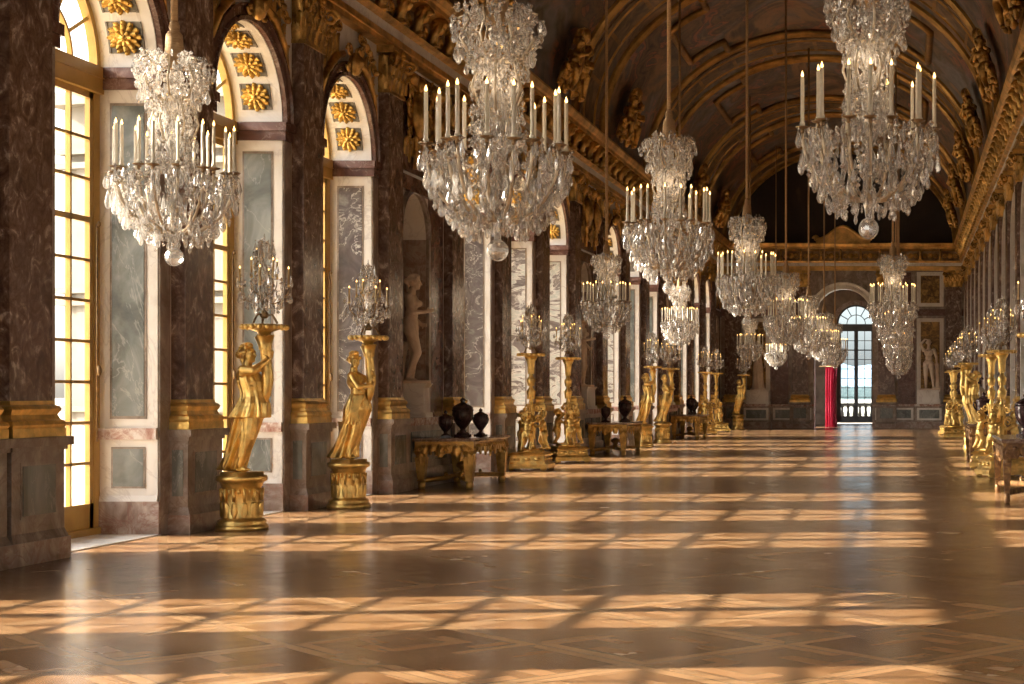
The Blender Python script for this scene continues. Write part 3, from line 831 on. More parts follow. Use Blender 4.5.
def hair_blob(mb, c, R3, s=1.0, bun=True):
    c = Vector(c)
    rr = random.Random(5)
    for i in range(46):
        a = rr.uniform(0, 2 * PI); t = rr.uniform(-.25, 1.4)
        d = Vector((math.cos(a) * math.cos(t), math.sin(a) * math.cos(t), math.sin(t)))
        if d.x > .45 and d.z < .55: continue
        mb.ball(c + R3 @ Vector((d.x * .098 * s - .01 * s, d.y * .08 * s, d.z * .092 * s + .025 * s)), .026 * s, 7, 5)
    if bun:
        mb.ball(c + R3 @ Vector((-.12 * s, 0, .01 * s)), (.05 * s, .05 * s, .05 * s), 8, 6)
        mb.cap(c + R3 @ Vector((-.1 * s, .02 * s, -.03 * s)), .03 * s, c + R3 @ Vector((-.1 * s, .03 * s, -.14 * s)), .015 * s)
def loft(mb, rings, n=40, amp=.08, freq=9, ph=0.0, thick=True):
    """rings: (centre, rx, ry, pleat 0..1)"""
    vs = []; fs = []
    for (c, rx, ry, pl) in rings:
        for i in range(n):
            a = 2 * PI * i / n
            k = 1 + amp * pl * (math.cos(freq * a + ph + c[2] * 3) + .5 * math.cos((freq + 4) * a + c[2] * 7))
            vs.append((c[0] + rx * k * math.cos(a), c[1] + ry * k * math.sin(a), c[2]))
    m_ = len(rings)
    for j in range(m_ - 1):
        for i in range(n):
            l = (i + 1) % n; fs.append((j * n + i, j * n + l, (j + 1) * n + l, (j + 1) * n + i))
    fs.append(tuple(range(n - 1, -1, -1))); fs.append(tuple((m_ - 1) * n + i for i in range(n)))
    mb.add(vs, fs, 0, True)

def torch_woman(variant):
    b = MB()
    hr, hl = (.16, -.075, .70), (.14, .075, .70)
    limb(b, [hr, (.13, -.08, .38), (.03, -.07, .08)], [.1, .074, .042]); foot(b, (.03, -.06, .07), (.13, -.06, .03), .9)
    limb(b, [hl, (.03, .075, .38), (-.13, .08, .09)], [.088, .06, .036]); foot(b, (-.13, .08, .08), (-.04, .1, .03), .9)
    b.ball((.15, 0, .74), (.125, .15, .115), 14, 10); b.ball((.14, 0, .88), (.098, .122, .13), 14, 10)
    b.ball((.105, 0, 1.03), (.11, .148, .125), 14, 10)
    for s in (-1, 1):
        b.ball((.175, s * .062, 1.03), (.048, .05, .05), 10, 8); b.ball((.085, s * .13, 1.1), .06, 10, 8)
    b.cap((.085, 0, 1.12), .06, (.085, 0, 1.22), .045)
    hc = (.09, 0, 1.305)
    if variant == 0:
        R3 = head(b, hc, (.9, -.25, .12), .92)
        limb(b, [(.09, -.15, 1.13), (.22, -.17, 1.12), (.325, -.055, 1.24)], [.056, .045, .03]); hand(b, (.325, -.055, 1.24), (-.1, .5, .6), (-.8, .3, 0), .9)
        limb(b, [(.09, .15, 1.13), (.23, .16, 1.2), (.33, .045, 1.33)], [.056, .045, .03]); hand(b, (.33, .045, 1.33), (-.1, -.5, .5), (-.8, -.3, 0), .9)
        b.ball((.02, -.1, 1.0), .02)
    else:
        R3 = head(b, hc, (.55, -.8, .02), .92)
        limb(b, [(.09, -.145, 1.1), (.19, -.2, .95), (.33, -.085, .98)], [.052, .042, .028]); hand(b, (.33, -.085, .98), (.3, .6, .25), (-.8, .4, 0), .85)
        limb(b, [(.1, .14, 1.11), (.25, .13, 1.04), (.35, -.02, 1.1)], [.052, .042, .028]); hand(b, (.35, -.02, 1.1), (.1, -.6, .3), (-.9, 0, 0), .85)
    fig = remesh(b, 'figure', M['gold'], .0085, 3)
    h = MB(); hair_blob(h, hc, R3, .95); hair = remesh(h, 'hair', M['gold'], .0085, 2)
    d = MB()
    if variant == 0:                                       # belted tunic flaring at the thigh, long skirt clinging below
        loft(d, [((.09, 0, 1.1), .115, .15, .4), ((.12, 0, 1.0), .135, .16, .7), ((.14, 0, .9), .125, .145, .8), ((.15, 0, .84), .13, .15, .7), ((.15, 0, .76), .16, .185, 1), ((.13, 0, .67), .185, .205, 1.3), ((.105, 0, .6), .2, .215, 1.7)], 72, .085, 11)
        loft(d, [((.135, 0, .66), .125, .155, .5), ((.1, .01, .52), .115, .145, .9), ((.045, .02, .38), .11, .125, 1.3), ((-.02, .03, .24), .11, .12, 1.6), ((-.08, .04, .1), .12, .125, 1.8), ((-.12, .05, .02), .13, .13, 1.8)], 72, .12, 8, 1)
        loft(d, [((.14, -.06, .64), .1, .09, .4), ((.13, -.075, .45), .088, .082, .8), ((.1, -.075, .3), .075, .07, 1), ((.06, -.07, .16), .06, .058, 1)], 40, .08, 6, 0)
        for k in range(7): d.tube([(.0 - .02 * k, -.1 + .03 * k, .6), (-.08, -.08 + .028 * k, .35), (-.16 - .01 * k, -.05 + .025 * k, .02)], [.026, .028, .036], 6)
        for k in range(3): d.tube([(.18, -.14, 1.05 - .05 * k), (.22, -.05, .97 - .05 * k), (.21, .06, .93 - .05 * k)], .014, 6)
    else:
        loft(d, [((.14, 0, .86), .105, .125, .4), ((.145, 0, .78), .14, .165, .8), ((.13, 0, .66), .165, .185, 1), ((.1, 0, .5), .14, .16, 1), ((.05, .01, .34), .13, .145, 1), ((-.01, .02, .18), .14, .14, 1.2), ((-.06, .02, .02), .18, .15, 1.4)], 72, .11, 9, 2)
        d.tube([(.05, -.13, 1.12), (.14, -.135, 1.0), (.22, -.04, .9), (.2, .1, .82)], [.03, .035, .04, .03], 8)
        for k in range(5): d.tube([(.24 - .03 * k, -.13, .84), (.16 - .02 * k, -.18, .62), (.2 - .05 * k, -.17, .45)], [.03, .025, .012], 6)
        for k in range(7): d.tube([(-.0 - .02 * k, -.1 + .03 * k, .5), (-.09, -.1 + .03 * k, .25), (-.18 - .008 * k, -.07 + .025 * k, .02)], [.02, .024, .032], 6)
    drap = remesh(d, 'drapery', M['gold'], .0095, 2)
    return fig, hair, drap
def torchere_plate(mb, c, r):
    x, y, z = c
    mb.lathe([(.06, -.09), (.075, -.05), (.13, -.03), (r * .8, -.012), (r, 0), (r * 1.02, .025), (r * .94, .035), (.02, .03)], 28, c)
    for i in range(18):
        a = 2 * PI * i / 18; mb.ball((x + math.cos(a) * r, y + math.sin(a) * r, z + .005), (.03, .03, .032), 6, 5)
def drum_meshes():
    b = MB()
    b.lathe([(.275, 0), (.28, .03), (.265, .055), (.25, .065), (.258, .09), (.24, .115), (.215, .125), (.205, .15), (.2, .3), (.203, .47), (.215, .485), (.22, .51), (.235, .53), (.265, .545), (.27, .575), (.262, .6), (.23, .605), (.23, .64), (.02, .64)], 40)
    for i in range(12):
        a = 2 * PI * i / 12
        o = (math.cos(a), math.sin(a), 0); sd = (-math.sin(a), math.cos(a), 0)
        acanthus(b, (o[0] * .2, o[1] * .2, .15), o, sd, .17, .08, .2)
        b.tube([(o[0] * .212, o[1] * .212, .32), (o[0] * .216, o[1] * .216, .46)], [.014, .02], 6)
        c = 2 * PI * (i + .5) / 12
        b.ball((math.cos(c) * .21, math.sin(c) * .21, .43), (.02, .02, .03), 6, 5)
    return recalc(b.mesh('drum_pedestal', M['gold']))
DRUM = drum_meshes()
def statue_torchere_proto(variant, label, group):
    fig, hair, drap = torch_woman(variant)
    e = thing('statue_torchere', label, 'torchere', group=group)
    link('drum_pedestal', DRUM, e)
    f = link('figure', fig, e, (-.02, 0, .64)); link('hair', hair, f); link('drapery', drap, f)
    h = MB(); z0 = .64
    pts = [(.23, 0, .72), (.27, 0, .86), (.29, 0, 1.02), (.275, 0, 1.2), (.26, 0, 1.36), (.25, 0, 1.5)]
    h.tube([(p[0] - .0, p[1], p[2] + z0) for p in pts], [.03, .05, .062, .058, .055, .105], 14)
    for i in range(10):
        a = 2 * PI * i / 10; acanthus(h, (.26 + math.cos(a) * .045, math.sin(a) * .045, z0 + 1.36), (math.cos(a), math.sin(a), 0), (-math.sin(a), math.cos(a), 0), .17, .05, .75)
    part('horn', h, M['gold'], e)
    p = MB(); torchere_plate(p, (.25, 0, z0 + 1.6), .235); part('drip_pan', p, M['gold'], e)
    return e
def cherub_mesh():
    b = MB()
    limb(b, [(.0, -.06, .31), (.045, -.075, .17), (-.02, -.07, .05)], [.062, .047, .03]); foot(b, (-.02, -.07, .05), (.055, -.08, .025), .75)
    limb(b, [(.0, .06, .31), (-.005, .075, .17), (-.075, .08, .05)], [.062, .047, .03]); foot(b, (-.075, .08, .05), (.0, .09, .025), .75)
    b.ball((.0, 0, .34), (.08, .095, .075), 12, 8); b.ball((.015, 0, .43), (.078, .085, .09), 12, 8); b.ball((.02, 0, .5), (.068, .09, .07), 12, 8)
    b.cap((.02, 0, .53), .04, (.025, 0, .58), .036)
    R3 = head(b, (.035, 0, .655), (.85, .3, .2), .86)
    limb(b, [(.02, -.09, .525), (.1, -.12, .56), (.17, -.06, .64)], [.036, .03, .021]); hand(b, (.17, -.06, .64), (.5, .3, .6), (.6, .4, -.3), .62)
    limb(b, [(.02, .09, .525), (.09, .12, .46), (.17, .06, .45)], [.036, .03, .021]); hand(b, (.17, .06, .45), (.7, -.4, .1), (.3, -.8, 0), .62)
    rr = random.Random(3)
    for i in range(34):
        a = rr.uniform(0, 2 * PI); t = rr.uniform(-.2, 1.4); d = Vector((math.cos(a) * math.cos(t), math.sin(a) * math.cos(t), math.sin(t)))
        if d.x > .4 and d.z < .6: continue
        b.ball(Vector((.035, 0, .655)) + R3 @ Vector((d.x * .083 - .008, d.y * .068, d.z * .078 + .02)), .022, 7, 5)
    for k in range(4): b.tube([(.05, -.1 + .01 * k, .36), (-.06 - .01 * k, -.03, .33 - .02 * k), (-.04, .08, .31 - .02 * k), (.06, .08, .33)], .018, 6)
    return remesh(b, 'cherub', M['gold'], .0085, 3)
CHERUB = cherub_mesh()
def cherub_torchere_proto(label, group):
    e = thing('cherub_torchere', label, 'torchere', group=group)
    b = MB()
    b.frustum((0, 0), (.39, .39), (.39, .39), .05, .13); b.frustum((0, 0), (.37, .37), (.34, .34), .13, .17); b.frustum((0, 0), (.34, .34), (.325, .325), .17, .29)
    b.frustum((0, 0), (.35, .35), (.36, .36), .29, .32); b.frustum((0, 0), (.36, .36), (.3, .3), .32, .36); b.lathe([(.27, .36), (.26, .4), (.2, .43), (.02, .43)], 24)
    for s in ((1, 1), (1, -1), (-1, 1), (-1, -1)):
        b.ball((s[0] * .32, s[1] * .32, .05), (.07, .07, .05), 8, 6)
    for k in range(4):
        c, s = math.cos(k * PI / 2), math.sin(k * PI / 2)
        for q in (-.2, 0, .2): b.ball((c * .335 - s * q, s * .335 + c * q, .23), (.05 + .02 * abs(s), .05 + .02 * abs(c), .035), 8, 5)
    part('square_base', b, M['gold'], e)
    for k in range(3):
        a = 2 * PI * k / 3 + .45
        link('cherub', CHERUB, e, (math.cos(a) * .25, math.sin(a) * .25, .4), (0, 0, a + PI), 1.02)
    s = MB()
    s.lathe([(.1, .43), (.07, .5), (.05, .6), (.06, .7), (.085, .8), (.08, .88), (.045, .98), (.035, 1.06), (.055, 1.14), (.065, 1.22), (.045, 1.32), (.03, 1.4), (.06, 1.43), (.085, 1.5), (.085, 1.55), (.045, 1.61), (.03, 1.66),
             (.06, 1.68), (.085, 1.75), (.075, 1.8), (.04, 1.84), (.035, 1.92), (.045, 2.02), (.07, 2.12), (.125, 2.22)], 22)
    for (z, r, h, n) in ((.62, .06, .3, 7), (1.06, .045, .26, 7), (1.4, .05, .16, 7), (1.66, .045, .14, 7), (1.9, .04, .3, 8)):
        for i in range(n):
            a = 2 * PI * i / n; acanthus(s, (math.cos(a) * r, math.sin(a) * r, z), (math.cos(a), math.sin(a), 0), (-math.sin(a), math.cos(a), 0), h, .06, .6)
    for k in range(3):
        a = 2 * PI * k / 3
        spiral(s, (math.cos(a) * .15, math.sin(a) * .15, 1.0), (math.cos(a), math.sin(a), 0), (0, 0, 1), .09, 1.4, .028)
        spiral(s, (math.cos(a) * .13, math.sin(a) * .13, 1.22), (math.cos(a), math.sin(a), 0), (0, 0, -1), .07, 1.4, .024)
    part('baluster_stem', s, M['gold'], e)
    p = MB(); torchere_plate(p, (0, 0, 2.26), .25); part('drip_pan', p, M['gold'], e)
    return e

# ------------------------------------------------------------------ crystal: chandeliers and candelabra
def drop_mesh(h, w, name='crystal_drop'):
    mb = MB(); mb.gem((0, 0, 0), .011); mb.drop((0, 0, -.012), h, w); return recalc(mb.mesh(name, M['crystal']))
DROPS = [drop_mesh(.15, .062), drop_mesh(.11, .05), drop_mesh(.085, .04), drop_mesh(.19, .066)]
def candle_mesh(h, r, mat):
    mb = MB(); mb.lathe([(r * 1.35, 0), (r * 1.35, .03), (r, .032), (r * .98, h), (r * .3, h + .004)], 10); return recalc(mb.mesh('candle', mat))
def flame_mesh(h=.045, r=.0105):
    mb = MB(); mb.lathe([(r * .4, 0), (r, h * .25), (r * .8, h * .5), (r * .3, h * .82), (r * .05, h)], 8); return recalc(mb.mesh('flame', M['flame']))
CANDLE = candle_mesh(.40, .0165, M['wax']); FLAME = flame_mesh(.055, .0125)
def saucer_mesh():
    mb = MB(); mb.lathe([(.012, -.05), (.018, -.03), (.014, -.015), (.05, -.006), (.062, .006), (.055, .008), (.02, 0), (.02, .02), (.01, .02)], 12); return recalc(mb.mesh('saucer', M['bronze']))
SAUCER = saucer_mesh()
def ball_mesh(r):
    mb = MB(); mb.ball((0, 0, 0), r, 14, 9, smooth=False); return recalc(mb.mesh('crystal_ball', M['crystal']))
BALL = ball_mesh(.088)
def arm_mesh(rr, zz):
    mb = MB()
    pts = []
    for i in range(13):
        t = i / 12; a = PI * .5 * t
        pts.append((.06 + (rr - .06) * math.sin(a) ** .9, 0, -.57 + (zz + .57) * (1 - math.cos(a)) ** 1.0))
    mb.tube(pts, [.014] * 12 + [.01], 6); spiral(mb, (rr - .02, 0, zz - .07), (1, 0, 0), (0, 0, -1), .05, 1.2, .009)
    return recalc(mb.mesh('arm', M['wire']))
def uparm_mesh(r, z0, z1):
    mb = MB(); mb.tube([(.03, 0, z0), (r * .7, 0, z0 + .02), (r, 0, z0 + (z1 - z0) * .45), (r * .75, 0, z1 - .05), (r * .9, 0, z1 + .03), (r * 1.1, 0, z1)], .011, 6)
    return recalc(mb.mesh('scroll', M['wire']))
def stem_mesh():
    mb = MB()
    mb.lathe([(.02, -.74), (.03, -.68), (.05, -.58), (.075, -.52), (.05, -.47), (.03, -.44), (.06, -.38), (.08, -.28), (.06, -.2), (.03, -.14), (.07, -.08), (.09, 0), (.06, .06), (.03, .1), (.05, .16), (.075, .26), (.085, .36), (.05, .48), (.03, .52),
              (.055, .58), (.07, .66), (.045, .76), (.03, .8), (.06, .86), (.07, .92), (.035, 1.0), (.03, 1.06)], 10, smooth=False)
    return recalc(mb.mesh('stem', M['crystal']))
STEM = stem_mesh()
ARM_A, ARM_B = arm_mesh(.56, -.02), arm_mesh(.46, .0)
SCROLLS = [uparm_mesh(.22, .3, .72), uparm_mesh(.31, .72, 1.08)]
def crystal_positions(seed):
    """(r, angle, z, kind): the large pendants and the small stuff between them"""
    rr = random.Random(seed); big = []; small = []
    tiers = [(.585, -.01, 18, 0), (.56, -.13, 16, 3), (.5, -.25, 16, 0), (.42, -.36, 13, 0), (.33, -.45, 11, 0), (.22, -.53, 8, 1),
             (.36, 1.04, 10, 1), (.31, .84, 8, 0)]
    for (r, z, n, k) in tiers:
        for i in range(n):
            big.append((r * rr.uniform(.95, 1.05), 2 * PI * (i + rr.uniform(-.25, .25)) / n + z * 5, z + rr.uniform(-.03, .03), k))
    big = [(r, a, z * 1.12 if z < 0 else z, k) for (r, a, z, k) in big]
    for i in range(560):                                  # basket
        z = .04 - .68 * rr.random() ** 1.2; r = .59 * math.sqrt(max(.05, 1 - (min(z, 0) / .71) ** 2)) * rr.uniform(.5, 1.02) ** .6; small.append((r, rr.uniform(0, 2 * PI), z, rr.choice((0, 0, 1, 1, 2))))
    for i in range(330):                                  # column
        z = rr.uniform(.02, .8); r = (.25 - .05 * math.sin(z * 4)) * rr.uniform(.5, 1.12); small.append((r, rr.uniform(0, 2 * PI), z, rr.choice((0, 0, 1, 2))))
    for i in range(330):                                  # crown
        z = rr.uniform(.72, 1.18); r = (.38 - .1 * abs(z - 1.0) / .25) * rr.uniform(.5, 1.03); small.append((r, rr.uniform(0, 2 * PI), z, rr.choice((0, 1, 1, 2))))
    return big, small
def small_mesh(small, name, extra=()):
    mb = MB(); rr = random.Random(11)
    for (r, a, z, k) in small:
        p = (r * math.cos(a), r * math.sin(a), z)
        if k == 0: mb.drop(p, rr.uniform(.08, .12), rr.uniform(.04, .055), .6, rr.uniform(0, PI))
        elif k == 1: mb.gem(p, rr.uniform(.02, .03), 0, rr.uniform(0, PI), .7); mb.gem((p[0], p[1], p[2] - .045), rr.uniform(.016, .024), 0, rr.uniform(0, PI))
        else:                                             # star-shaped rosette
            q = rr.uniform(0, PI)
            for s in range(4): mb.gem((p[0] + .022 * math.cos(s * PI / 2) * math.cos(q), p[1] + .022 * math.cos(s * PI / 2) * math.sin(q), p[2] + .022 * math.sin(s * PI / 2)), .017, 0, q, .6)
    for (r, a, z, k) in extra:
        h, w = ((.15, .062), (.11, .05), (.085, .04), (.19, .066))[k]
        mb.drop((r * math.cos(a), r * math.sin(a), z), h, w, .6, a)
    return recalc(mb.mesh(name, M['crystal_small']))
BIG, SMALL = crystal_positions(4)
SMALL_ME = small_mesh(SMALL, 'crystal_strands')
ALL_ME = small_mesh(SMALL, 'crystal_strands', BIG)
def rope_parts(e, z_top, length, scale):
    mb = MB(); L = length / scale
    mb.tube([(0, 0, 1.3), (0, 0, 1.3 + L)], .026 / scale, 8); part('rope', mb, M['rope'], e)
    mb = MB(); mb.lathe([(.02, 1.02), (.105, 1.03), (.1, 1.1), (.085, 1.24), (.075, 1.36), (.045, 1.4), (.05, 1.44), (.04, 1.48), (.02, 1.52)], 14); part('tassel_cap', mb, M['rope'], e)
def vault_z(x): return VZ + VB * math.sqrt(max(0, 1 - ((x - XC) / VA) ** 2))
def chandelier(x, y, zring, width, label, group, detail, squash=1.0, ang=0.0):
    s = width / 1.2
    e = thing('chandelier', label, 'chandelier', (x, y, zring), ang, group, s)
    e.scale = (s, s, s * squash)
    rope_parts(e, 0, vault_z(x) - .02 - (zring + 1.3 * s * squash), s * squash)
    if detail >= 2:
        link('stem', STEM, e); link('crystal_ball', BALL, e, (0, 0, -.8))
        st = link('crystal_strands', SMALL_ME, e); st['kind'] = 'stuff'
        for (r, a, z, k) in BIG: link('crystal_drop', DROPS[k], e, (r * math.cos(a), r * math.sin(a), z), (0, 0, a))
    else:
        st = link('crystal_strands', ALL_ME, e); st['kind'] = 'stuff'
        link('stem', STEM, e); link('crystal_ball', BALL, e, (0, 0, -.8))
    for i in range(16):
        a = 2 * PI * i / 16 + .1; out = i % 2 == 0
        r, z = (.56, .0) if out else (.46, .02)
        if detail >= 1: link('arm', ARM_A if out else ARM_B, e, rot=(0, 0, a))
        if detail >= 2: link('saucer', SAUCER, e, (r * math.cos(a), r * math.sin(a), z + .02))
        c = link('candle', CANDLE, e, (r * math.cos(a), r * math.sin(a), z + .03))
        if detail >= 1: link('flame', FLAME, c, (0, 0, .4))
    if detail >= 1:
        for k, n in ((0, 6), (1, 8)):
            for i in range(n): link('scroll', SCROLLS[k], e, rot=(0, 0, 2 * PI * (i + .3) / n))
    L = bpy.data.lights.new('candlelight', 'POINT'); L.energy = CANDLE_W * (width / 1.2); L.color = (1, .74, .48); L.shadow_soft_size = .35
    lo = bpy.data.objects.new('candlelight', L); col.objects.link(lo); lo.location = (x, y, zring + .55)
    return e
CANDLE_W = 9
# candelabrum on a torchere
CC = candle_mesh(.2, .0115, M['goldwax']); CF = flame_mesh(.034, .008)
def cand_small(seed=21):
    rr = random.Random(seed); sm = []
    for i in range(150):
        z = rr.uniform(.16, .92); r = (.27 * (1 - max(0, z - .35) / .75) if z > .35 else .12 + .15 * (z - .1) / .25) * rr.uniform(.3, 1.0)
        sm.append((r, rr.uniform(0, 2 * PI), z, rr.choice((0, 1, 1, 2))))
    return small_mesh(sm, 'crystal_strands')
CSM = cand_small()
def candelabrum_proto(label):
    e = thing('crystal_candelabrum', label, 'candelabrum')
    f = MB()
    for k in range(3):
        a = 2 * PI * k / 3
        f.tube([(.03 * math.cos(a), .03 * math.sin(a), .1), (.09 * math.cos(a), .09 * math.sin(a), .1), (.12 * math.cos(a), .12 * math.sin(a), .05), (.14 * math.cos(a), .14 * math.sin(a), .012)], .012, 6)
        f.ball((.14 * math.cos(a), .14 * math.sin(a), .014), .015, 6, 5)
    f.lathe([(.03, .06), (.05, .09), (.03, .13), (.02, .16)], 12)
    part('tripod_foot', f, M['bronze'], e)
    s = MB(); s.lathe([(.015, .15), (.04, .2), (.025, .27), (.045, .35), (.03, .45), (.04, .55), (.025, .66), (.03, .74), (.018, .82), (.03, .87), (.012, .92), (.004, 1.0)], 10, smooth=False); part('crystal_stem', s, M['crystal'], e)
    ar = MB(); ar.tube([(.02, 0, .26), (.1, 0, .22), (.19, 0, .26), (.25, 0, .34), (.255, 0, .4)], .008, 6); AR = recalc(ar.mesh('arm', M['bronze']))
    for i in range(8):
        a = 2 * PI * i / 8 + .2; r = .255 if i % 2 == 0 else .16; z = .41 if i % 2 == 0 else .5
        link('arm', AR, e, (0, 0, z - .41), (0, 0, a), (r / .255, 1, 1))
        c = link('candle', CC, e, (r * math.cos(a), r * math.sin(a), z)); link('flame', CF, c, (0, 0, .2))
    for i in range(14):
        a = 2 * PI * i / 14; r = .27 if i % 2 else .18
        link('crystal_drop', DROPS[0 if i % 2 else 1], e, (r * math.cos(a), r * math.sin(a), .38 if i % 2 else .28), (0, 0, a))
    for i in range(6):
        a = 2 * PI * i / 6 + .4
        link('crystal_drop', DROPS[3], e, (.09 * math.cos(a), .09 * math.sin(a), .92), (0, 0, a))
    for i in range(6):
        a = 2 * PI * i / 6; link('crystal_drop', DROPS[1], e, (.3 * math.cos(a), .3 * math.sin(a), .52), (0, 0, a))
    st = link('crystal_strands', CSM, e); st['kind'] = 'stuff'
    return e

# ------------------------------------------------------------------ furniture: gilded console tables and urns
def table_proto(label, group, lm='golddull2', ls=1.0):
    e = thing('console_table', label, 'table', group=group)     # local: x depth .86, y length 2.2, top at .80
    hx, hy = .48, 1.12
    t = MB(); t.frustum((0, 0), (hx, hy), (hx + .02, hy + .02), .75, .775); t.frustum((0, 0), (hx + .02, hy + .02), (hx, hy), .775, .8); part('marble_top', t, M['tabletop'], e)
    a = MB(); a.box((-hx + .04, -hy + .04, .64), (hx - .04, hy - .04, .75)); a.box((-hx + .02, -hy + .02, .73), (hx - .02, hy - .02, .75))
    def lamb(p0, p1, nrm, n):
        for i in range(n + 1):
            u = i / n; p = Vector(p0).lerp(Vector(p1), u); d = .06 + .07 * (1 - abs(2 * u - 1)) + .03 * math.cos(i * PI)
            acanthus(a, (p.x, p.y, .65 - d), nrm, (nrm[1], -nrm[0], 0), d + .06, .13, .1)
            a.ball((p.x + nrm[0] * .02, p.y + nrm[1] * .02, .68), (.03, .03, .03), 6, 5)
    for s in (-1, 1):
        lamb((s * (hx - .04), -hy + .2, 0), (s * (hx - .04), hy - .2, 0), (s, 0, 0), 12); lamb((-hx + .16, s * (hy - .04), 0), (hx - .16, s * (hy - .04), 0), (0, s, 0), 5)
        spiral(a, (s * (hx - .02), .0, .6), (0, 1, 0), (0, 0, 1), .09, 1.4, .025); spiral(a, (0, s * (hy - .02), .6), (1, 0, 0), (0, 0, 1), .08, 1.4, .022)
    part('apron', a, M[lm], e)
    lg = MB()
    lg.frustum((0, 0), (.085, .085), (.085, .085), .6, .75); lg.frustum((0, 0), (.075, .075), (.1, .1), .54, .6); lg.frustum((0, 0), (.06, .06), (.055, .055), .5, .54)
    lg.frustum((0, 0), (.055, .055), (.085, .085), .16, .5); lg.frustum((0, 0), (.06, .06), (.045, .045), .12, .16); lg.lathe([(.05, 0), (.06, .03), (.06, .08), (.05, .12)], 12)
    for k in range(4):
        o = (math.cos(k * PI / 2), math.sin(k * PI / 2), 0); acanthus(lg, (o[0] * .06, o[1] * .06, .4), o, (-o[1], o[0], 0), .18, .1, .3); spiral(lg, (o[0] * .09, o[1] * .09, .62), (-o[1], o[0], 0), (0, 0, 1), .05, 1.3, .016)
    LG = recalc(lg.mesh('leg', M[lm]))
    for sx in (-1, 1):
        for sy in (-1, 1): link('leg', LG, e, (sx * (hx - .1 * ls), sy * (hy - .12 * ls), 0), scale=(ls, ls, 1))
    st = MB()
    for s in (-1, 1):
        pts = [(s * (hx - .1), -hy + .12, .13), (s * .12, -.55, .15), (s * .08, 0, .17), (s * .12, .55, .15), (s * (hx - .1), hy - .12, .13)]
        st.tube(pts, .04, 8)
        for q in (-.55, .55): spiral(st, (s * .13, q, .17), (0, 1, 0), (0, 0, 1), .07, 1.3, .02)
    st.lathe([(.06, .1), (.1, .14), (.09, .2), (.05, .22), (.05, .26), (.11, .3), (.12, .34), (.07, .38), (.02, .4)], 16)
    part('stretcher', st, M[lm], e)
    return e
M['golddull2'] = gold('table_gilding', (.72, .44, .13), .36, 22, .45)
def urn_proto(label):
    e = thing('porphyry_urn', label, 'urn')
    b = MB()
    b.box((-.11, -.11, 0), (.11, .11, .035)); b.lathe([(.1, .035), (.095, .06), (.05, .08), (.04, .12), (.055, .14), (.1, .19), (.155, .28), (.17, .36), (.165, .41), (.175, .425), (.175, .445), (.15, .455)], 24, flute=0)
    part('bowl', b, M['porphyry'], e)
    l = MB(); l.lathe([(.165, .455), (.17, .47), (.14, .5), (.09, .53), (.05, .55), (.03, .565), (.045, .59), (.04, .61), (.015, .63), (.004, .65)], 24); part('lid', l, M['porphyry'], e)
    for s in (-1, 1):
        h = MB(); h.tube([(0, s * .15, .4), (0, s * .2, .43), (0, s * .215, .37), (0, s * .18, .3), (0, s * .13, .26)], .018, 8); part('handle', h, M['porphyry'], e)
    return e

# ------------------------------------------------------------------ place everything
YT = [17.7, 21.1]
g_statue = 'gilded torcheres held up by a draped woman'
g_cherub = 'gilded torcheres carried by cherubs'
stA = statue_torchere_proto(0, 'gilded torchere of a woman in a short flared tunic, by the foremost tall window', g_statue)
stB = statue_torchere_proto(1, 'gilded torchere of a woman hugging the horn, second from the foremost window', g_statue)
chA = cherub_torchere_proto('gilded cherub torchere beside the first gilded table, nearer of two by the violet marble windows', g_cherub)
cand = candelabrum_proto('crystal candelabrum with gilt candles on the torchere of the tunic-clad woman by the foremost window')
XT = -7.38
stA.location = (XT, 17.75, 0); stB.location = (XT, 21.15, 0); stB.rotation_euler = (0, 0, .12)
chA.location = (XT, 31.4, 0)
PANZ = .64 + 1.6 + .042; CPZ = 2.26 + .042
def pan_pos(o): 
    rz = o.rotation_euler[2]; s = o.scale[0]
    return (o.location[0] + .25 * math.cos(rz) * s, o.location[1] + .25 * math.sin(rz) * s, PANZ * s)
cand.location = pan_pos(stA)
def cand_on(o, label, statue=True, rz=0.0):
    loc = pan_pos(o) if statue else (o.location[0], o.location[1], CPZ * o.scale[0])
    return dup(cand, loc, rz, label)
cand_on(stB, 'crystal candelabrum with gilt candles on the torchere of the woman hugging the horn', True, .5)
cand_on(chA, 'crystal candelabrum on the cherub torchere next to the first gilded table, window side', False, .9)
ch2 = dup(chA, (XT, 34.85, 0), .5, 'gilded cherub torchere in front of the second table, further of two by the window wall', g_cherub)
cand_on(ch2, 'crystal candelabrum on the cherub torchere standing before the second window-side table', False, .2)
s3 = dup(stA, (XT, 44.9, 0), 0, 'small distant gilded woman torchere just beyond the second table, window side', g_statue)
s4 = dup(stB, (XT, 48.3, 0), .3, 'small distant gilded woman torchere further on, before the third table, window side', g_statue)
cand_on(s3, 'small crystal candelabrum on the distant woman torchere just beyond the second table', True, .3)
cand_on(s4, 'small crystal candelabrum on the distant woman torchere before the third table', True, 1.3)
c3 = dup(chA, (XT, 58.5, 0), .2, 'tiny far cherub torchere past the third table, nearer of the far pair, window side', g_cherub)
c4 = dup(chA, (XT, 61.9, 0), .9, 'tiny far cherub torchere past the third table, further of the far pair, window side', g_cherub)
cand_on(c3, 'tiny crystal candelabrum on the nearer of the far pair of cherub torcheres', False, .3)
cand_on(c4, 'tiny crystal candelabrum on the further of the far pair of cherub torcheres', False, .7)
s5 = dup(stA, (-6.95, 65.8, 0), -.3, 'sunlit gilded woman torchere standing in the far corner before the end wall', g_statue)
cand_on(s5, 'tiny crystal candelabrum on the sunlit torchere in the far corner before the end wall', True)
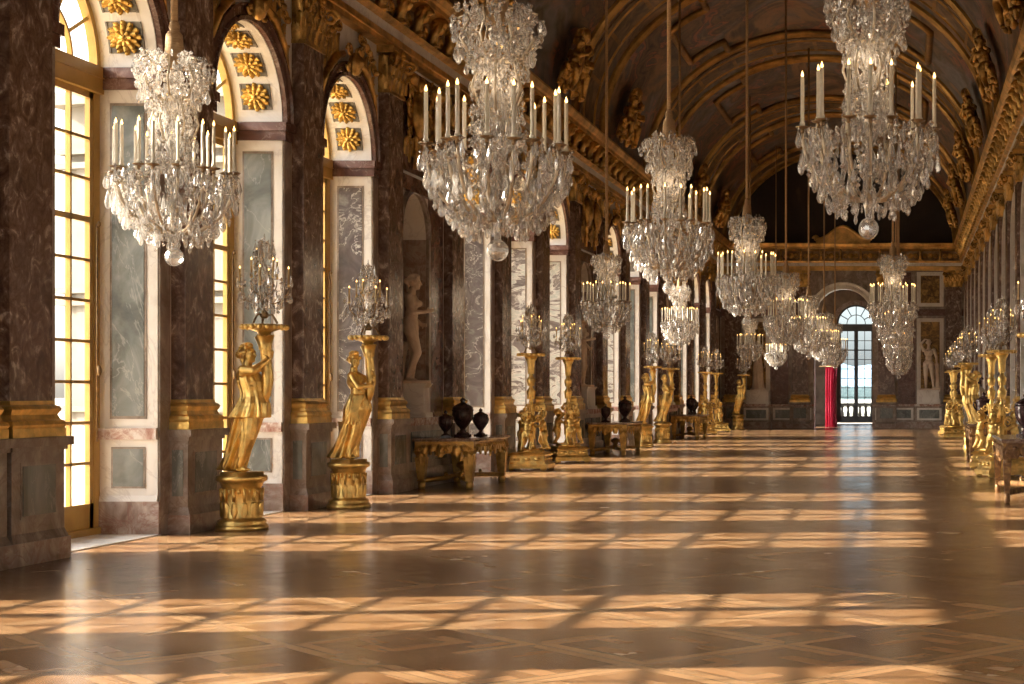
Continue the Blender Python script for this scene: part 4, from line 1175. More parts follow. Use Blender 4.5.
# mirror side
c5 = dup(chA, (1.72, 29.0, 0), PI + .3, 'gilded cherub torchere behind the nearest mirror-side table, nearer of its pair', g_cherub)
c6 = dup(chA, (1.70, 32.2, 0), PI - .2, 'gilded cherub torchere between the two mirror-side tables, further of its pair', g_cherub)
cand_on(c5, 'crystal candelabrum on the nearer cherub torchere of the mirror side', False, .4)
cand_on(c6, 'crystal candelabrum on the further cherub torchere of the mirror side', False, 1.0)
s6 = dup(stA, (1.9, 20.2, 0), PI, 'gilded torchere cut off by the right edge, only its pan in view', g_statue)
cand_on(s6, 'crystal candelabrum cut off by the right edge of the photo', True)
s7 = dup(stA, (1.78, 40.0, 0), PI, 'gilded woman torchere leaning out behind the far mirror-side table', g_statue)
s8 = dup(stB, (1.78, 43.4, 0), PI, 'gilded woman torchere half hidden behind another on the mirror side', g_statue)
cand_on(s7, 'crystal candelabrum on the leaning woman torchere of the mirror side', True, .7)
cand_on(s8, 'crystal candelabrum on the half hidden woman torchere of the mirror side', True, .2)
c7 = dup(chA, (1.62, 54.2, 0), PI, 'far cherub torchere of the mirror side, nearer of the pair next to the end wall', g_cherub)
c8 = dup(chA, (1.62, 57.4, 0), PI + .4, 'far cherub torchere of the mirror side, further of the pair next to the end wall', g_cherub)
cand_on(c7, 'tiny crystal candelabrum on the nearer far cherub torchere, mirror side', False, .3)
cand_on(c8, 'tiny crystal candelabrum on the further far cherub torchere, mirror side', False, .9)

g_tab = 'gilded console tables'
t1 = table_proto('gilded console table with marble top and three dark urns, in front of the first niche', g_tab)
t1.location = (-7.3, 26.32, 0)
t2 = dup(t1, (-7.26, 39.85, 0), 0, 'smaller looking gilded console table further down the window side, two dark urns on it', g_tab)
t3 = dup(t1, (-7.26, 53.5, 0), 0, 'tiny far gilded console table on the window side almost hidden by torcheres', g_tab)
t4 = table_proto('brown carved console table cut off by the right edge, its corner leg in front', 'carved brown console tables', 'carved_wood', .62)
t4.location = (1.84, 23.2, 0); t4.scale = (1.1,) * 3
t5 = dup(t4, (1.82, 34.8, 0), 0, 'brown carved console table behind the mirror-side cherub torcheres, slim leg in view', 'carved brown console tables', 1.08)
u1 = urn_proto('large dark porphyry urn, tallest of three on the first gilded table'); u1.location = (-7.33, 26.4, .8)
dup(u1, (-7.47, 25.9, .8), .3, 'small dark porphyry urn left of the tallest urn on the first table', None, .68)
dup(u1, (-7.12, 26.72, .8), 1.2, 'small slim dark porphyry urn right of the tallest urn on the first table', None, .72)
dup(u1, (-7.05, 40.0, .8), .4, 'dark porphyry urn, larger one on the second table of the window side', None, 1.0)
dup(u1, (-7.4, 39.3, .8), .9, 'dark porphyry urn, smaller one on the second table of the window side', None, .7)
dup(u1, (-7.2, 53.4, .8), .2, 'tiny dark urn on the far window-side table, nearer one', None, 1.0)
dup(u1, (-7.2, 54.1, .8), .2, 'tiny dark urn on the far window-side table, further one', None, .85)
dup(u1, (1.66, 34.6, .864), PI / 2, 'purple porphyry urn on the mirror-side table behind the cherub torcheres', None, 1.05)
dup(u1, (1.74, 23.4, .88), .3, 'purple porphyry urn at the right edge on the nearest mirror-side table', None, 1.0)

# ------------------------------------------------------------------ chandeliers
g_c = 'crystal chandeliers hanging from the vault'
CH = [  # x, y, ring z, width, detail, label
    (-5.22, 11.4, 3.07, .88, 2, 'crystal chandelier hanging before the foremost windows, nearest the window wall'),
    (-3.02, 11.8, 3.30, 1.1, 2, 'large crystal chandelier at top centre, its crown cut off by the top edge'),
    (-.31, 12.9, 3.63, 1.14, 2, 'large crystal chandelier hanging highest at the right, against the painted vault'),
    (-2.93, 19.7, 3.57, 1.12, 2, 'whole crystal chandelier of the middle row with rope and tan cap in full view'),
    (-5.2, 27.7, 3.08, .86, 2, 'small crystal chandelier of the window row hanging beside the cherub torcheres'),
    (-2.95, 29.5, 3.63, 1.17, 1, 'crystal chandelier of the middle row, third down the hall before the dark end wall'),
    (-5.2, 36.6, 3.12, .86, 1, 'small crystal chandelier of the window row above the third torchere pair'),
    (-.33, 37.5, 3.60, 1.17, 1, 'crystal chandelier of the mirror row, foremost of the overlapping column before the end wall'),
    (-2.95, 39.0, 3.35, 1.12, 1, 'crystal chandelier of the middle row, fourth down the hall among overlapping ones'),
    (-2.95, 48.0, 3.35, 1.12, 1, 'crystal chandelier of the middle row, fifth down the hall among overlapping ones'),
    (-.33, 47.0, 3.45, 1.12, 1, 'crystal chandelier of the mirror row, second of the overlapping column'),
    (-2.95, 57.0, 3.30, 1.12, 1, 'small looking crystal chandelier of the middle row, next to last before the far door'),
    (-.33, 56.5, 3.2, 1.12, 1, 'crystal chandelier of the mirror row, third of the overlapping column'),
    (-5.2, 53.0, 3.1, .9, 1, 'small far crystal chandelier of the window row in front of the draped statue'),
    (-2.95, 65.5, 3.30, 1.1, 1, 'dark looking crystal chandelier of the middle row hanging against the far window'),
    (-.33, 65.5, 2.9, 1.1, 1, 'crystal chandelier of the mirror row, lowest and last of the overlapping column'),
    (-5.2, 63.5, 3.1, .9, 1, 'tiny far crystal chandelier of the window row, last before the end wall'),
]
for i, (x, y, z, w, d, lab) in enumerate(CH): chandelier(x, y, z, w, lab, g_c, d, (1.0, 1.0, 1.04, 1.02)[i] if i < 4 else 1.0, .37 * i)

# ------------------------------------------------------------------ end wall with its arch to the next room
OW, OS = 1.24, 4.75
mb = MB()
mb.box((XL - WT, END, 0), (XC - OW, END + .7, 12.6), 0); mb.box((XC + OW, END, 0), (XR + .6, END + .7, 12.6), 0)
for (a0, h0), (a1, h1) in zip(arch_pts(24, OW)[:-1], arch_pts(24, OW)[1:]):
    v = []
    for y in (END, END + .7): v += [(XC + a0, y, OS + h0), (XC + a1, y, OS + h1), (XC + a1, y, 12.6), (XC + a0, y, 12.6)]
    mb.add(v, [(0, 1, 2, 3), (7, 6, 5, 4), (0, 4, 5, 1), (2, 6, 7, 3)], 0)
struct('wall_end', mb, M['plinth'])
t = MB()                                                  # archivolt, dado, panels, entablature, lunette
pr = [(0, OW - .02), (.08, OW), (.08, OW + .1), (.05, OW + .12), (.05, OW + .2), (.1, OW + .22), (.1, OW + .28), (0, OW + .28)]
t.sweep(pr, lambda a, p: (XC + math.cos(a) * p[1], END - p[0], OS + math.sin(a) * p[1]), [PI * i / 28 for i in range(29)], 0)
for s in (-1, 1):
    a, b = XC + s * OW, XC + s * 5.25
    t.box((a, END, 0), (b, END - .22, .28), 2); t.box((a, END, .28), (b, END - .18, .95), 1); t.box((a, END, .95), (b, END - .24, 1.04), 3)
    for (p, q) in ((1.36, 3.0), (3.15, 4.2)):
        t.box((XC + s * p, END - .18, .36), (XC + s * q, END - .2, .88), 0); t.box((XC + s * (p + .1), END - .2, .44), (XC + s * (q - .1), END - .21, .8), 4)
    t.box((XC + s * 3.05, END, 0), (XC + s * 4.3, END - .72, .28), 2); t.box((XC + s * 3.08, END, .28), (XC + s * 4.27, END - .7, .95), 1); t.box((XC + s * 3.04, END, .95), (XC + s * 4.31, END - .76, 1.045), 3)
    t.box((XC + s * 3.15, END - .7, .36), (XC + s * 4.2, END - .72, .88), 0); t.box((XC + s * 3.25, END - .72, .44), (XC + s * 4.1, END - .73, .8), 4)
    t.box((XC + s * 2.35, END, 1.04), (XC + s * 3.1, END - .04, 4.75), 5)
    t.box((XC + s * 1.3, END, 4.82), (b, END - .1, 5.1), 5)
    for (z0, z1) in ((1.1, 4.72), (5.22, 6.7)):
        t.box((XC + s * 3.15, END, z0), (XC + s * 4.3, END - .06, z1), 0); t.box((XC + s * 3.32, END - .04, z0 + .15), (XC + s * 4.13, END - .07, z1 - .16), 6)
    t.box((XC + s * 1.5, END, 5.22), (XC + s * 2.9, END - .04, 6.68), 6 if s > 9 else 5)
trim_struct(t, [M['white'], M['plinth'], M['pink'], M['rail'], M['green'], M['rouge_dark'], M['relief']])
for s in (-1, 1):
    pilaster(XC + s * 1.85, END, -PI / 2); pilaster(XC + s * 4.72, END, -PI / 2)
t = MB()
prof = [(0, 6.75), (.16, 6.75), (.16, 6.83), (.19, 6.83), (.19, 6.92), (.17, 6.94), (.17, 7.08), (.24, 7.1), (.26, 7.16), (.12, 7.18), (.12, 7.58), (.2, 7.6), (.28, 7.64), (.42, 7.66), (.42, 7.74), (.47, 7.76), (.52, 7.86), (.52, 7.9), (0, 7.92)]
mi = [0, 0, 0, 0, 0, 1, 0, 0, 0, 2, 0, 0, 0, 0, 0, 0, 0, 0]
for j in range(len(prof) - 1):
    (a, za), (b, zb) = prof[j], prof[j + 1]
    t.add([(XL, END - a, za), (XR, END - a, za), (XR, END - b, zb), (XL, END - b, zb)], [(0, 1, 2, 3)], mi[j])
e = trim_struct(t, [M['goldcornice'], M['white'], M['frieze']])
x = XL + .9
while x < XR - .5:
    link('console', CONSOLE, e, (x, END - .12, 7.18), (0, 0, -PI / 2)); link('frieze_ornament', FRPAN, e, (x + .425, END - .12, 7.18), (0, 0, -PI / 2)); x += .85
t = MB()                                                  # dark painted lunette with its gilt rim and scrolled pediment
pts = [vpt(PI * i / 40, END - .03, .0) for i in range(41)]
t.add(pts, [tuple(range(41))], 0)
t.sweep(rib_prof(.2), lambda q, p: vpt(q, END - .2 + p[0], p[1] + .02), [PI * i / 48 for i in range(49)], 1)
e = trim_struct(t, [M['lunette'], M['golddull']])
p = MB()
prp = []
for i in range(25):
    u = -1 + i / 12; prp.append((XC + u * 1.15, END - .35, 8.0 + .62 * math.exp(-(u * 1.7) ** 2) + .16 * max(0, abs(u) - .8) * 5 * .5))
top = prp; bot = [(q[0], q[1], 7.9) for q in prp]
vs = []
for dy in (0, .25): vs += [(q[0], q[1] + dy, q[2]) for q in top] + [(q[0], q[1] + dy, q[2]) for q in bot]
fs = []
for i in range(24):
    fs += [(i, i + 1, 26 + i, 25 + i), (50 + i + 1, 50 + i, 75 + i, 76 + i), (i + 1, i, 50 + i, 51 + i)]
p.add(vs, fs, 0, False)
p.tube(top, .07, 6)
for s in (-1, 1): spiral(p, (XC + s * 1.15, END - .35, 8.1), (s, 0, 0), (0, 0, 1), .14, 1.4, .05)
part('scrolled_pediment', p, M['goldcornice'], e)

# next room: walls, window, curtain
SE = END + 10.0
mb = MB()
WX, WW = -2.5, .95
mb.box((XL - .3, SE, 0), (WX - WW, SE + .5, 9), 0); mb.box((WX + WW, SE, 0), (XR + .3, SE + .5, 9), 0)
for (a0, h0), (a1, h1) in zip(arch_pts(20, WW)[:-1], arch_pts(20, WW)[1:]):
    v = []
    for y in (SE, SE + .5): v += [(WX + a0, y, 4.9 + h0), (WX + a1, y, 4.9 + h1), (WX + a1, y, 9), (WX + a0, y, 9)]
    mb.add(v, [(0, 1, 2, 3), (7, 6, 5, 4), (0, 4, 5, 1), (2, 6, 7, 3)], 0)
mb.box((XR, END + .7, 0), (XR + .3, SE, 9), 0)
for (y0, y1) in ((END + .5, END + .72), (END + 2.6, END + 5.2), (END + 7.4, SE)): mb.box((XL - .3, y0, 0), (XL, y1, 9), 0)
mb.box((XL - .3, END + .5, 5.6), (XL, SE, 9), 0)
mb.box((XL - .3, END + .6, 9), (XR + .3, SE + .5, 9.2), 0)
struct('wall_salon', mb, M['salon'])
wn += 1
e = struct_empty('window_%d' % wn)
f, g = window_mesh(0, WW, .05, 4.9, WW, 0, None, 9, 2)
o1 = part('window_frame', f, M['darkpaint'], e); o2 = part('glass', g, M['sky_tint_glass'], e)
e.location = (WX, SE + .1, 0); e.rotation_euler = (0, 0, -PI / 2)
ar = MB(); pr = [(0, WW), (.08, WW), (.08, WW + .22), (0, WW + .22)]
ar.sweep(pr, lambda a, p: (WX + math.cos(a) * p[1], SE - p[0], 4.9 + math.sin(a) * p[1]), [PI * i / 24 for i in range(25)], 0)
for s in (-1, 1): ar.box((WX + s * WW, SE, 0), (WX + s * (WW + .22), SE - .08, 4.9), 0)
trim_struct(ar, M['pink'])
c = MB(); nx, nz = 60, 14; vs = []; fs = []
for j in range(nz + 1):
    z = .02 + 2.62 * j / nz
    for i in range(nx + 1):
        u = i / nx; w = .62 - .06 * math.sin(PI * j / nz); vs.append((-3.58 + u * w * .9 + .05 * math.sin(u * 30), END + 1.55 + .1 * math.sin(u * 30 + .2 * math.sin(j)) - .55 * u, z))
for j in range(nz):
    for i in range(nx): fs.append((j * (nx + 1) + i, j * (nx + 1) + i + 1, (j + 1) * (nx + 1) + i + 1, (j + 1) * (nx + 1) + i))
c.add(vs, fs, 0, True); n0 = len(c.v)
c.add([(x, y + .03, z) for (x, y, z) in vs], fs, 0, True)
me = c.mesh('curtain', M['crimson']); cu = thing('curtain', 'crimson curtain hanging at the left edge of the far archway', 'curtain')
link('drape', me, cu); rp = MB(); rp.tube([(-3.85, END + 1.68, 2.68), (-3.0, END + .93, 2.68)], .025, 8); rp.ball((-3.0, END + .93, 2.68), .04); part('rod', rp, M['bronze'], cu)

# ------------------------------------------------------------------ marble statues
def standing(kind):
    b = MB()
    if kind == 'venus':                                     # nude woman in profile, facing +x, one knee bent
        limb(b, [(-.02, -.08, .92), (.1, -.07, .5), (-.06, -.06, .09)], [.115, .072, .042]); foot(b, (-.06, -.06, .08), (.06, -.07, .03))
        limb(b, [(-.02, .08, .92), (.02, .08, .5), (-.02, .08, .09)], [.115, .072, .042]); foot(b, (-.02, .08, .08), (.11, .09, .03))
        b.ball((-.03, 0, .97), (.135, .165, .14), 14, 10); b.ball((.0, 0, 1.13), (.1, .125, .15), 14, 10); b.ball((.0, 0, 1.31), (.115, .15, .14), 14, 10)
        for s in (-1, 1): b.ball((.1, s * .065, 1.3), .058, 10, 8); b.ball((-.01, s * .15, 1.4), .066, 10, 8)
        b.cap((-.005, 0, 1.42), .07, (.02, 0, 1.53), .05)
        R3 = head(b, (.045, 0, 1.64), (.95, .2, -.05), 1.05)
        limb(b, [(-.01, -.165, 1.4), (.06, -.22, 1.14), (.25, -.1, 1.16)], [.058, .046, .03]); hand(b, (.25, -.1, 1.16), (.7, .4, .2), (-.2, .8, 0))
        limb(b, [(-.01, .165, 1.4), (-.06, .22, 1.12), (.12, .17, .96)], [.058, .046, .03]); hand(b, (.12, .17, .96), (.8, -.5, -.1), (-.2, -.8, 0))
        hair_blob(b, (.045, 0, 1.64), R3, 1.05)
        limb(b, [(-.2, .04, .03), (-.2, .05, .3), (-.14, .06, .62)], [.1, .08, .07])
        b.lathe([(.3, 0), (.3, .05), (.02, .05)], 20)
    elif kind == 'youth':                                    # nude man facing -y, right arm raised to his head, tree stump by the leg
        limb(b, [(-.1, 0, .98), (-.11, -.03, .53), (-.1, .0, .09)], [.115, .076, .045]); foot(b, (-.1, 0, .08), (-.13, -.14, .03))
        limb(b, [(.1, 0, .97), (.15, -.08, .52), (.19, .04, .09)], [.115, .076, .045]); foot(b, (.19, .04, .08), (.26, -.09, .03))
        b.ball((0, 0, 1.03), (.17, .125, .14), 14, 10); b.ball((.01, 0, 1.2), (.135, .105, .16), 14, 10); b.ball((.0, .0, 1.4), (.175, .115, .16), 14, 10)
        for s in (-1, 1): b.ball((s * .08, -.08, 1.44), (.085, .045, .06), 10, 8); b.ball((s * .19, .0, 1.5), .075, 10, 8)
        b.cap((0, 0, 1.5), .08, (.0, -.01, 1.63), .058)
        R3 = head(b, (.0, -.03, 1.76), (.25, -1, -.1), 1.1); hair_blob(b, (.0, -.03, 1.76), R3, 1.08, False)
        limb(b, [(-.2, 0, 1.5), (-.3, -.05, 1.72), (-.14, -.02, 1.9)], [.066, .052, .034]); hand(b, (-.14, -.02, 1.9), (.9, 0, .1), (0, 0, -1))
        limb(b, [(.2, 0, 1.5), (.3, .04, 1.22), (.31, -.06, .98)], [.066, .052, .034]); hand(b, (.31, -.06, .98), (0, -.2, -1), (-1, 0, 0))
        limb(b, [(.34, .05, .02), (.33, .06, .5), (.32, .02, .95)], [.11, .09, .08])
        b.box((-.34, -.26, 0), (.46, .24, .05))
    else:                                                    # draped woman facing -y
        limb(b, [(-.08, -.02, .3), (-.09, -.05, .06)], [.06, .04]); foot(b, (-.09, -.05, .07), (-.1, -.18, .03)); foot(b, (.1, -.03, .07), (.13, -.15, .03))
        b.ball((0, 0, 1.36), (.16, .11, .15), 14, 10)
        for s in (-1, 1): b.ball((s * .07, -.09, 1.36), .058, 10, 8); b.ball((s * .16, 0, 1.46), .07, 10, 8)
        b.cap((0, 0, 1.47), .07, (.0, -.01, 1.58), .05)
        R3 = head(b, (.0, -.03, 1.7), (-.3, -1, 0), 1.05); hair_blob(b, (.0, -.03, 1.7), R3, 1.05)
        limb(b, [(-.18, 0, 1.46), (-.25, -.03, 1.18), (-.12, -.16, 1.12)], [.06, .05, .034]); hand(b, (-.12, -.16, 1.12), (.8, -.3, 0), (0, -.5, 1))
        limb(b, [(.18, 0, 1.46), (.27, 0, 1.18), (.27, -.06, .96)], [.06, .05, .034]); hand(b, (.27, -.06, .96), (0, -.2, -1), (-1, 0, 0))
        loft(b, [((0, 0, .03), .24, .2, 1), ((0, 0, .4), .2, .165, 1), ((0, 0, .85), .19, .15, .8), ((0, 0, 1.05), .16, .125, .6), ((0, 0, 1.2), .135, .105, .4), ((0, 0, 1.36), .15, .115, .3)], 56, .06, 9)
        for k in range(5): b.tube([(-.16, -.08 + .02 * k, 1.3 - .03 * k), (.02, -.15, 1.0 - .05 * k), (.2, -.06, .86 - .05 * k)], .022, 6)
        b.lathe([(.3, 0), (.3, .05), (.02, .05)], 20)
    return remesh(b, 'figure', M['statue'], .0115, 2)
def pedestal(mb, hx, hy, z0, z1):
    mb.frustum((0, 0), (hx + .04, hy + .04), (hx + .03, hy + .03), z0, z0 + .08); mb.frustum((0, 0), (hx, hy), (hx - .01, hy - .01), z0 + .08, z1 - .07); mb.frustum((0, 0), (hx, hy), (hx + .04, hy + .04), z1 - .07, z1)
def statue(kind, label, loc, rz, zped, hx, hy, s=1.0):
    e = thing('marble_statue', label, 'statue', (loc[0], loc[1], loc[2]), rz)
    p = MB(); pedestal(p, hx, hy, 0, zped); part('pedestal', p, M['white'], e)
    key = 'st_' + kind
    me = statue_cache.get(kind) or statue_cache.setdefault(kind, standing(kind))
    link('figure', me, e, (0, 0, zped), (0, 0, 0), s)
    return e
statue_cache = {}
statue('venus', 'pale nude female marble statue in the first niche behind the gilded table', (XL - .06, 25.98, 1.12), .1, .55, .24, .26, 1.0)
statue('venus', 'small pale marble statue in the second niche, further along the window wall', (XL - .06, 39.6, 1.12), -.2, .55, .24, .26, 1.0)
statue('draped', 'tiny marble statue in the third niche, deep along the window wall', (XL - .06, 53.2, 1.12), PI / 2, .55, .24, .26, 1.0)
statue('youth', 'nude male marble statue with raised arm on a white pedestal, right of the far archway', (XC + 3.65, END - .42, 1.05), 0, .6, .46, .27, 1.13)
statue('draped', 'draped marble statue on a white pedestal, left of the far archway', (XC - 3.62, END - .42, 1.05), 0, .6, .46, .27, 1.13)

# bust on the mirror side
def bust(label, loc, rz):
    e = thing('marble_bust', label, 'bust', loc, rz)
    p = MB(); p.frustum((0, 0), (.24, .24), (.22, .22), 0, .08); p.frustum((0, 0), (.18, .18), (.15, .15), .08, 1.1); p.frustum((0, 0), (.16, .16), (.21, .21), 1.1, 1.2); part('pedestal', p, M['rouge'], e)
    b = MB(); b.lathe([(.1, 0), (.1, .04), (.05, .06), (.05, .12), (.02, .14)], 16); b.ball((0, 0, .3), (.17, .25, .2), 16, 10); b.ball((.05, 0, .33), (.15, .2, .15), 14, 10)
    for k in range(5): b.tube([(.13, -.2 + .03 * k, .42), (.2, 0, .25 - .03 * k), (.1, .2, .4 - .03 * k)], .02, 6)
    part('draped_shoulders', b, M['statue'], e, loc=(0, 0, 1.2))
    h = MB(); h.cap((0, 0, 0), .07, (0, 0, .12), .06); R3 = head(h, (.03, 0, .24), (1, .1, 0), 1.2); hair_blob(h, (.03, 0, .24), R3, 1.15, False)
    link('head', remesh(h, 'head', M['porphyry'], .011, 2), e, (0, 0, 1.64))
    return e
bust('dark headed bust with pale draped shoulders on a pedestal, mirror side', (2.1, 46.2, 0), PI)

# gilded trophies above the niches and stucco groups on the cornice
def trophy_mesh(seed):
    rr = random.Random(seed); b = MB()
    b.tube([(.08, 0, 5.1), (.1, 0, 6.6)], .04, 8)
    b.ball((.14, 0, 5.95), (.1, .3, .36), 14, 8); b.ball((.2, 0, 5.95), (.07, .18, .22), 12, 7)
    for i in range(26):
        z = rr.uniform(5.12, 6.6); y = rr.uniform(-.5, .5) * (1 - .35 * abs(z - 5.9)); spiral(b, (.1, y, z), (0, rr.choice((-1, 1)), 0), (0, 0, rr.choice((-1, 1))), rr.uniform(.07, .14), 1.3, rr.uniform(.02, .035))
    for i in range(22):
        z = rr.uniform(5.15, 6.45); y = rr.uniform(-.48, .48); acanthus(b, (.05, y, z), (1, 0, 0), (0, 1, 0), rr.uniform(.2, .34), rr.uniform(.1, .16), .4)
    for s in (-1, 1):
        b.tube([(.06, s * .45, 5.4), (.1, 0, 6.1), (.07, s * -.42, 6.6)], .025, 6); b.ball((.12, s * .22, 6.5), (.08, .12, .1), 8, 6)
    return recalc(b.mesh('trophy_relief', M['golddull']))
TRO = trophy_mesh(2)
places = {26.3: 'over the statue niche behind the first table', 39.9: 'over the second statue niche of the window wall', 53.5: 'over the third niche, far along the window wall', 67.1: 'over the last niche next to the end wall'}
for (yc, kind) in bays:
    if kind == 'n':
        key = min(places, key=lambda q: abs(q - yc))
        for s in (-.55, .55):
            e = thing('gilded_trophy', 'gilded carved trophy relief ' + places[key] + (', nearer half' if s < 0 else ', further half'), 'trophy', (XL + .02, yc + s, 0), 0, 'gilded trophies above the niches')
            link('trophy_relief', TRO, e)
sh = MB()
sh.ball((.12, 0, .75), (.12, .36, .48), 16, 10); sh.ball((.2, 0, .75), (.08, .24, .34), 14, 8)
for s in (-1, 1):
    spiral(sh, (.14, s * .3, 1.25), (0, s, 0), (0, 0, 1), .2, 1.4, .06); spiral(sh, (.14, s * .36, .22), (0, s, 0), (0, 0, -1), .18, 1.4, .055)
    for q in range(5): acanthus(sh, (.08, s * (.12 + .1 * q), 1.2 - .03 * q), (1, 0, 0), (0, 1, 0), .36, .16, .5)
sh.ball((.16, 0, 1.38), (.12, .16, .18), 10, 8)
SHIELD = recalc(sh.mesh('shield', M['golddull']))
GARL = {}
for s in (-1, 1):
    gar = MB()
    pts = [(.15, s * (.4 + .1 * q), .1 + .5 * abs(math.sin(q * .9))) for q in range(8)]
    gar.tube(pts, [.05, .07, .08, .085, .08, .07, .06, .04], 8)
    for q in range(10): gar.ball((.2, s * (.42 + .075 * q), .18 + .4 * abs(math.sin(q * .7))), .065, 7, 5)
    GARL[s] = recalc(gar.mesh('garland', M['golddull']))
PUTTO = CHERUB.copy(); PUTTO.materials.clear(); PUTTO.materials.append(M['golddull']); PUTTO.name = 'putto'
def stucco(x, y, rz, label):
    e = thing('gilded_stucco_group', label, 'sculpture', (x, y, 7.96), rz, 'gilded stucco groups on the cornice')
    e.rotation_euler = (0, .27, rz)
    link('shield', SHIELD, e); link('garland', GARL[-1], e); link('garland', GARL[1], e)
    for s in (-1, 1): link('putto', PUTTO, e, (.2, s * .52, .1), (0, 0, -s * .9 - s * .6), 1.55)
nm = ['first', 'second', 'third', 'fourth', 'fifth', 'sixth', 'seventh', 'eighth']
for i, y in enumerate((21.1, 27.9, 34.7, 41.5, 48.3, 55.1, 61.9)):
    stucco(XL + .48, y, 0, 'gilded putti and shield on the cornice of the window wall, %s down the hall' % nm[i])
    stucco(XR - .48, y, PI, 'gilded putti and shield on the cornice of the mirror wall, %s down the hall' % nm[i])

# ------------------------------------------------------------------ mirror arches on the right wall
def mirror_proto(label):
    e = thing('arched_mirror', label, 'mirror', group='arched wall mirrors')
    w = 1.0
    g = MB(); pts = [(-.03, -w, 1.1), (-.03, w, 1.1)] + [(-.03, math.cos(PI * i / 20) * w, 4.9 + math.sin(PI * i / 20) * w) for i in range(21)]
    g.add(pts + [(0.0, p[1], p[2]) for p in pts], [tuple(range(23)), tuple(range(45, 22, -1))] + [(i, (i + 1) % 23, 23 + (i + 1) % 23, 23 + i) for i in range(23)]); part('mirror_glass', g, M['mirror'], e)
    f = MB()
    for k in range(-2, 3): f.box((-.05, k * .5 - .015, 1.1), (-.03, k * .5 + .015, 4.95))
    for k in range(9): f.box((-.05, -w, 1.1 + .475 * k - .012), (-.03, w, 1.1 + .475 * k + .012))
    pr = [(0, w), (-.1, w), (-.1, w + .18), (0, w + .18)]
    f.sweep(pr, lambda a, p: (p[0], math.cos(a) * p[1], 4.9 + math.sin(a) * p[1]), [PI * i / 24 for i in range(25)])
    f.box((-.1, -w - .18, 1.1), (0, -w, 4.9)); f.box((-.1, w, 1.1), (0, w + .18, 4.9)); f.box((-.12, -w - .18, 0), (0, w + .18, 1.1))
    part('mirror_frame', f, M['white'], e)
    return e
first = None
for i, (yc, kind) in enumerate([b for b in bays if b[0] > 14]):
    lab = 'tall arched mirror of the mirror wall, seen edge-on between its pilasters'
    if first is None: first = mirror_proto(lab); first.location = (XR, yc, 0); first['group'] = 'arched wall mirrors'
    else: dup(first, (XR, yc, 0), 0, lab, 'arched wall mirrors')

# ------------------------------------------------------------------ outside: terrace, wing of the building, trees
mb = MB(); mb.add([(-400, -300, -.15), (400, -300, -.15), (400, 500, -.15), (-400, 500, -.15)], [(0, 1, 2, 3)])
mb.v = [(x, y, z) for x, y, z in mb.v]; struct('terrace_ground', mb, M['gravel'])
wing = MB()
A = Vector((-41.6, 79.0, 0)); dirw = Vector((.965, -.26, 0)).normalized(); nrm = Vector((dirw.y, -dirw.x, 0))   # nrm points at the garden, n < 0 is inside the block
def wbox(u0, u1, n0, n1, z0, z1, mi=0):
    vs = []
    for z in (z0, z1):
        for (u, n_) in ((u0, n0), (u1, n0), (u1, n1), (u0, n1)):
            p = A + dirw * u + nrm * n_; vs.append((p.x, p.y, z))
    wing.add(vs, [(0, 3, 2, 1), (4, 5, 6, 7), (0, 1, 5, 4), (1, 2, 6, 5), (2, 3, 7, 6), (3, 0, 4, 7)], mi)
wbox(0, 27, -9, 0, -.1, 15.6)
wbox(-.6, 27, -9, .7, 15.6, 16.2)
for u in range(1, 27, 3): wbox(u, u + .7, 0, .3, 0, 12.5)
for z in (0.6, 5.8, 6.4, 12.5, 13.2): wbox(-.1, 27, 0, .5, z, z + .3)
struct('exterior_wing', wing, M['stone'])
bal = thing('stone_balustrade', 'pale stone balustrade outside the far window', 'balustrade', (WX, SE + 3.0, 0))
b = MB(); b.box((-4, -.15, 0), (4, .15, .18)); part('plinth_course', b, M['stone'], bal)
b = MB(); b.box((-4, -.16, .85), (4, .16, 1.0)); part('coping', b, M['stone'], bal)
bl = MB(); bl.lathe([(.08, .18), (.05, .24), (.1, .4), (.06, .6), (.05, .7), (.08, .85)], 10); BL = recalc(bl.mesh('baluster', M['stone']))
for i in range(26): link('baluster', BL, bal, (-3.8 + i * .3, 0, 0))
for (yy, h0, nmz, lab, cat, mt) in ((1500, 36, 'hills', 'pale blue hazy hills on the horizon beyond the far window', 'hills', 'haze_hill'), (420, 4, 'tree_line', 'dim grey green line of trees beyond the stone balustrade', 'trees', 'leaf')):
    b = MB(); rr = random.Random(int(yy)); n = 90; W = yy * .12; vs = []
    for i in range(n + 1):
        x = -W + 2 * W * i / n - yy * .03; h = h0 * (.8 + .12 * math.sin(i * .21) + .08 * math.sin(i * .53 + 1) + (rr.uniform(-.05, .12) if h0 < 10 else 0)); 
        vs += [(x, yy, -1), (x, yy + h0 * .5, h * .7), (x, yy + h0 * 1.5, h), (x, yy + h0 * 4, -1)]
    fs = [(i * 4 + j, i * 4 + 4 + j, i * 4 + 5 + j, i * 4 + 1 + j) for i in range(n) for j in range(3)]
    b.add(vs, fs, 0, True)
    o = part(nmz, b, M[mt], None); o['kind'] = 'structure'
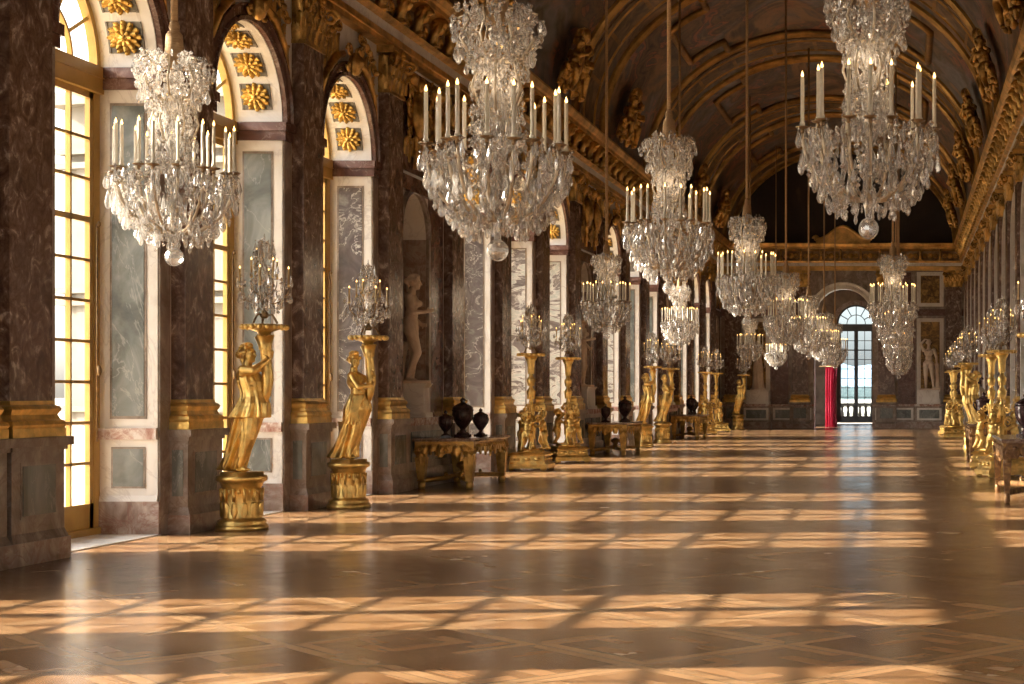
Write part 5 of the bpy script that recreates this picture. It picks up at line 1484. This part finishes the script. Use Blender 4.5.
# ------------------------------------------------------------------ light
world = bpy.data.worlds.new('sky'); sc.world = world; world.use_nodes = True
nt = world.node_tree; nt.nodes.clear()
o = nt.nodes.new('ShaderNodeOutputWorld'); bg = nt.nodes.new('ShaderNodeBackground')
sky = nt.nodes.new('ShaderNodeTexSky'); sky.sky_type = 'NISHITA'; sky.sun_disc = False
sky.sun_elevation = rad(27.8); sky.sun_rotation = rad(-90); sky.air_density = 1.2; sky.dust_density = 4.0; sky.ozone_density = 1.0
hs = nt.nodes.new('ShaderNodeHueSaturation'); hs.inputs['Saturation'].default_value = .3; nt.links.new(sky.outputs[0], hs.inputs['Color'])
nt.links.new(hs.outputs[0], bg.inputs[0]); bg.inputs[1].default_value = .55
nt.links.new(bg.outputs[0], o.inputs[0])
S = bpy.data.lights.new('sun', 'SUN'); S.energy = 13.5; S.color = (1, .87, .7); S.angle = rad(.5)
so = bpy.data.objects.new('sun', S); col.objects.link(so)
el, az = rad(27.5), rad(4.0)
dv = Vector((math.cos(el) * math.cos(az), math.cos(el) * math.sin(az), -math.sin(el)))
so.rotation_euler = dv.to_track_quat('-Z', 'Y').to_euler(); so.location = (-30, 20, 25)
def portal(x, y, z, w, h, rot):
    L = bpy.data.lights.new('sky_portal', 'AREA'); L.shape = 'RECTANGLE'; L.size = w; L.size_y = h
    L.cycles.is_portal = True
    q = bpy.data.objects.new('sky_portal', L); col.objects.link(q); q.location = (x, y, z); q.rotation_euler = rot
for (yc, kind) in bays:
    if kind == 'w': portal(XL - WT - .1, yc, 3.0, 6.1, 2.2, (0, -PI / 2, 0))
for i in (1, 3, 5): portal((xs[i] + xs[i + 1]) / 2, BACK - .6, 2.95, 2.3, 5.4, (PI / 2, 0, 0))
portal(WX, SE + .7, 3, 2, 6, (-PI / 2, 0, 0))

# ------------------------------------------------------------------ camera and view
cam = bpy.data.cameras.new('camera'); co = bpy.data.objects.new('camera', cam); col.objects.link(co); sc.camera = co
co.location = (0, 0, 1.515); co.rotation_euler = (PI / 2, 0, 0)
cam.sensor_width = 36; cam.sensor_fit = 'HORIZONTAL'; cam.lens = 1600 / 1024 * 36
cam.shift_x = (512 - 907) / 1024; cam.shift_y = (393 - 342) / 1024
cam.clip_end = 4000
vs_ = sc.view_settings; vs_.view_transform = 'Standard'; vs_.look = 'None'; vs_.gamma = 1; vs_.exposure = .75; vs_.use_curve_mapping = False
cy = sc.cycles
cy.use_denoising = True
cy.max_bounces = 8; cy.diffuse_bounces = 5; cy.glossy_bounces = 4; cy.transmission_bounces = 4; cy.transparent_max_bounces = 24
cy.caustics_reflective = False; cy.caustics_refractive = False
cy.sample_clamp_indirect = 6; cy.blur_glossy = .5
